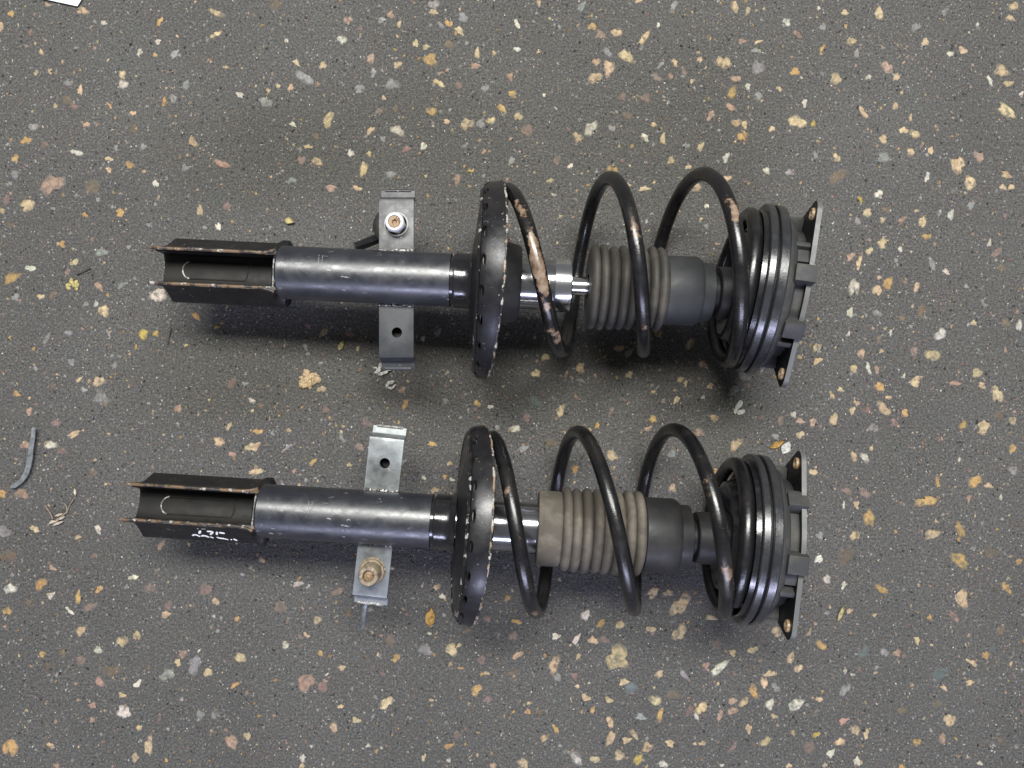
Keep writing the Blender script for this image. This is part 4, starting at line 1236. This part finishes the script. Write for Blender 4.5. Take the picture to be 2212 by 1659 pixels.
def stem(pts, r_, parent, name, mat, z=0.002, sq=None, taper=0.6):
    bm = bmesh.new()
    q = [floor_at(*zpx(*a), z=z + 0.0012 * math.sin(i * 1.7)) - off for i, a in enumerate(pts)]
    tube(bm, q, [r_ * (1 - (1 - taper) * i / max(1, len(q) - 1)) for i in range(len(q))], 8, squash=sq)
    return obj(name, bm, mat, parent, 60)


stem([(690, 1520), (800, 1440), (880, 1380), (900, 1310), (950, 1230), (985, 1180)], 0.0010, root, 'stem', 'twig')
stem([(880, 1370), (870, 1310), (840, 1270), (805, 1262)], 0.0008, root, 'stem', 'twig')
stem([(690, 1470), (660, 1400), (620, 1340), (590, 1290)], 0.0009, root, 'stem', 'twig')
for a, b in (((720, 1435), (815, 1405)), ((640, 1530), (760, 1490)), ((690, 1555), (825, 1505)), ((760, 1480), (850, 1440)), ((985, 1165), (975, 1075)), ((655, 1500), (730, 1515))):
    mid = ((a[0] + b[0]) / 2, (a[1] + b[1]) / 2)
    bm = bmesh.new()
    pa, pm, pb_ = (floor_at(*zpx(*q), z=0.0022) - off for q in (a, mid, b))
    tube(bm, [pa, pa.lerp(pm, 0.5), pm, pm.lerp(pb_, 0.5), pb_], [0.0004, 0.0013, 0.0016, 0.0012, 0.0003], 8)
    obj('seed_husk', bm, 'seed', root, 60)


def crumb(name, px, py, size, mat, label, cat, seed, flat=0.35, parts=9, group=None):
    bm = bmesh.new()
    r0 = random.Random(seed)
    c = floor_at(px, py)
    for i in range(parts):
        a = r0.uniform(0, 2 * PI)
        dd = size * 0.36 * math.sqrt(r0.random())
        rr = size * r0.uniform(0.13, 0.26)
        bmesh.ops.create_icosphere(bm, subdivisions=3, radius=rr, matrix=Matrix.Translation((c.x + dd * math.cos(a), c.y + dd * math.sin(a), rr * flat * 0.55)) @ Matrix.Rotation(r0.uniform(0, 3), 4, 'Z') @ Matrix.Diagonal((1, r0.uniform(0.6, 1), flat, 1)))
    for v in bm.verts:
        v.co += Vector((1, 1, 0.6)) * 0
        w = mnoise.noise(v.co * 420 + Vector((seed, 0, 0)))
        w2 = mnoise.noise(v.co * 900 + Vector((0, seed, 0)))
        dv = Vector((v.co.x - c.x, v.co.y - c.y, v.co.z)).normalized()
        v.co += dv * size * (0.055 * w + 0.03 * w2)
        v.co.z = max(0.0001, v.co.z)
    return tag(obj(name, bm, mat, smooth=50), label, cat, group)


crumb('dirt_crumb', 668, 818, 0.026, 'crumb', 'crumbly tan lump of dirt on the asphalt between the two struts', 'dirt', 5, 0.35, 14)
crumb('moss_crumb', 157, 617, 0.016, 'moss', 'olive yellow clump of dry moss lying left of the clevis ears', 'moss', 9, 0.4, 10)


def chips(name, spots, mat, label, cat):
    """a heap of torn flat scraps"""
    bm = bmesh.new()
    for (px, py, L, W, a, tilt) in spots:
        c = floor_at(px, py)
        r0 = random.Random(int(px * 7 + py))
        n_ = 9
        top = []
        for k in range(n_):
            t_ = 2 * PI * k / n_
            q = 1 + r0.uniform(-0.22, 0.22)
            u, w = L / 2 * q * math.cos(t_), W / 2 * q * math.sin(t_)
            x = u * math.cos(R(a)) - w * math.sin(R(a))
            y = u * math.sin(R(a)) + w * math.cos(R(a))
            top.append((c.x + x, c.y + y, 0.0016 + abs(L) * 0.5 * math.sin(tilt) + u * math.sin(tilt) + 0.0006 * r0.uniform(-1, 1)))
        A = [bm.verts.new(v) for v in top]
        B = [bm.verts.new((v[0], v[1], max(0.0002, v[2] - 0.0009))) for v in top]
        ct = bm.verts.new((c.x, c.y, sum(v[2] for v in top) / n_ + 0.0006))
        for k in range(n_):
            j = (k + 1) % n_
            bm.faces.new((A[k], A[j], ct))
            bm.faces.new((B[k], B[j], A[j], A[k]))
        bm.faces.new(list(reversed(B)))
    return tag(obj(name, bm, mat, smooth=35), label, cat)


chips('glassy_scrap', [(818, 800, 0.010, 0.0045, 40, 0.2), (828, 806, 0.012, 0.004, 15, 0.1), (838, 796, 0.009, 0.005, -30, 0.2), (822, 790, 0.008, 0.0035, 70, 0.25), (812, 795, 0.006, 0.003, 0, 0.1)],
      'pale_chip', 'pale torn plastic scraps just below the strap of the chrome-rod strut', 'scrap')
chips('white_scrap', [(838, 830, 0.009, 0.004, 60, 0.15), (846, 826, 0.008, 0.004, 20, 0.2), (850, 836, 0.009, 0.0025, 45, 0.1), (842, 838, 0.005, 0.003, 0, 0.1)],
      'pale_chip', 'small heap of white scraps on the asphalt between the two straps', 'scrap')
chips('white_flake', [(1595, 875, 0.012, 0.006, 60, 0.05), (1600, 890, 0.008, 0.005, 20, 0.05), (1588, 888, 0.006, 0.004, 80, 0.05)], 'pale_chip', 'white flaky patch on the asphalt between the two coil springs', 'scrap')


def leaf(name, px, py, L, W, ang, mat, label, curl=0.002, seed=0, lift=0.0012, group=None):
    """small dead leaf: pointed blade with a midrib, curled up along its sides"""
    bm = bmesh.new()
    c = floor_at(px, py)
    r0 = random.Random(seed)
    nu, nw = 12, 6
    grid = []
    for i in range(nu + 1):
        f = i / nu
        wid = W / 2 * max(0.04, math.sin(PI * f ** 0.8)) * (1 + 0.22 * mnoise.noise(Vector((f * 7, seed, 0))))
        row = []
        for j in range(nw + 1):
            q = -1 + 2 * j / nw
            x = (f - 0.5) * L
            y = wid * q
            z = lift + curl * q * q * (0.4 + 0.6 * f) + 0.0006 * mnoise.noise(Vector((f * 9, q * 3, seed + 4))) + 0.0008 * f
            X = x * math.cos(R(ang)) - y * math.sin(R(ang))
            Y = x * math.sin(R(ang)) + y * math.cos(R(ang))
            row.append((c.x + X, c.y + Y, z))
        grid.append(row)
    T_ = [[bm.verts.new(v) for v in row] for row in grid]
    U_ = [[bm.verts.new((v[0], v[1], v[2] - 0.0003)) for v in row] for row in grid]
    for i in range(nu):
        for j in range(nw):
            bm.faces.new((T_[i][j], T_[i + 1][j], T_[i + 1][j + 1], T_[i][j + 1]))
            bm.faces.new((U_[i][j], U_[i][j + 1], U_[i + 1][j + 1], U_[i + 1][j]))
        for j in (0, nw):
            bm.faces.new((T_[i][j], U_[i][j], U_[i + 1][j], T_[i + 1][j]))
    for i in (0, nu):
        for j in range(nw):
            bm.faces.new((T_[i][j], T_[i][j + 1], U_[i][j + 1], U_[i][j]))
    o = obj(name, bm, mat, smooth=60)
    return tag(o, label, 'leaf', group)


leaf('dead_leaf', 930, 1331, 0.021, 0.0105, 82, 'leaf_ochre', 'ochre brown dead leaf below the spring pan of the dusty strut', seed=2)
leaf('dead_leaf', 1678, 959, 0.018, 0.0065, 28, 'leaf_ochre', 'ochre leaf scrap at the tip of the dusty strut top mount', seed=3)
leaf('pale_leaf', 1697, 966, 0.015, 0.010, 62, 'pale_chip', 'white curled scrap touching the tip of the dusty strut top mount', seed=4, curl=0.001)
leaf('yellow_leaf', 1815, 1322, 0.020, 0.0045, 70, 'leaf_yellow', 'thin yellow leaf beside the top mount of the dusty strut', seed=5)
leaf('yellow_leaf', 627, 478, 0.012, 0.007, -15, 'leaf_yellow', 'pale yellow curled leaf scrap above the tube of the chrome-rod strut', seed=6, curl=0.003)
leaf('yellow_leaf', 738, 746, 0.012, 0.0055, 65, 'leaf_yellow', 'small yellow leaf with a long stalk below the chrome-rod strut tube', seed=8)

for (a, b, lab) in (((371, 707), (362, 745), 'short straight black bristle below the chrome-rod strut clevis'), ((166, 594), (196, 580), 'short black bristle left of the clevis beside the moss clump')):
    bm = bmesh.new()
    p0, p1 = floor_at(*a, z=0.0012), floor_at(*b, z=0.0010)
    tube(bm, [p0.lerp(p1, k / 8) + Vector((0, 0, 0.0004 * math.sin(k))) for k in range(9)], 0.0006, 6)
    tag(obj('bristle', bm, 'bristle', smooth=60), lab, 'bristle')
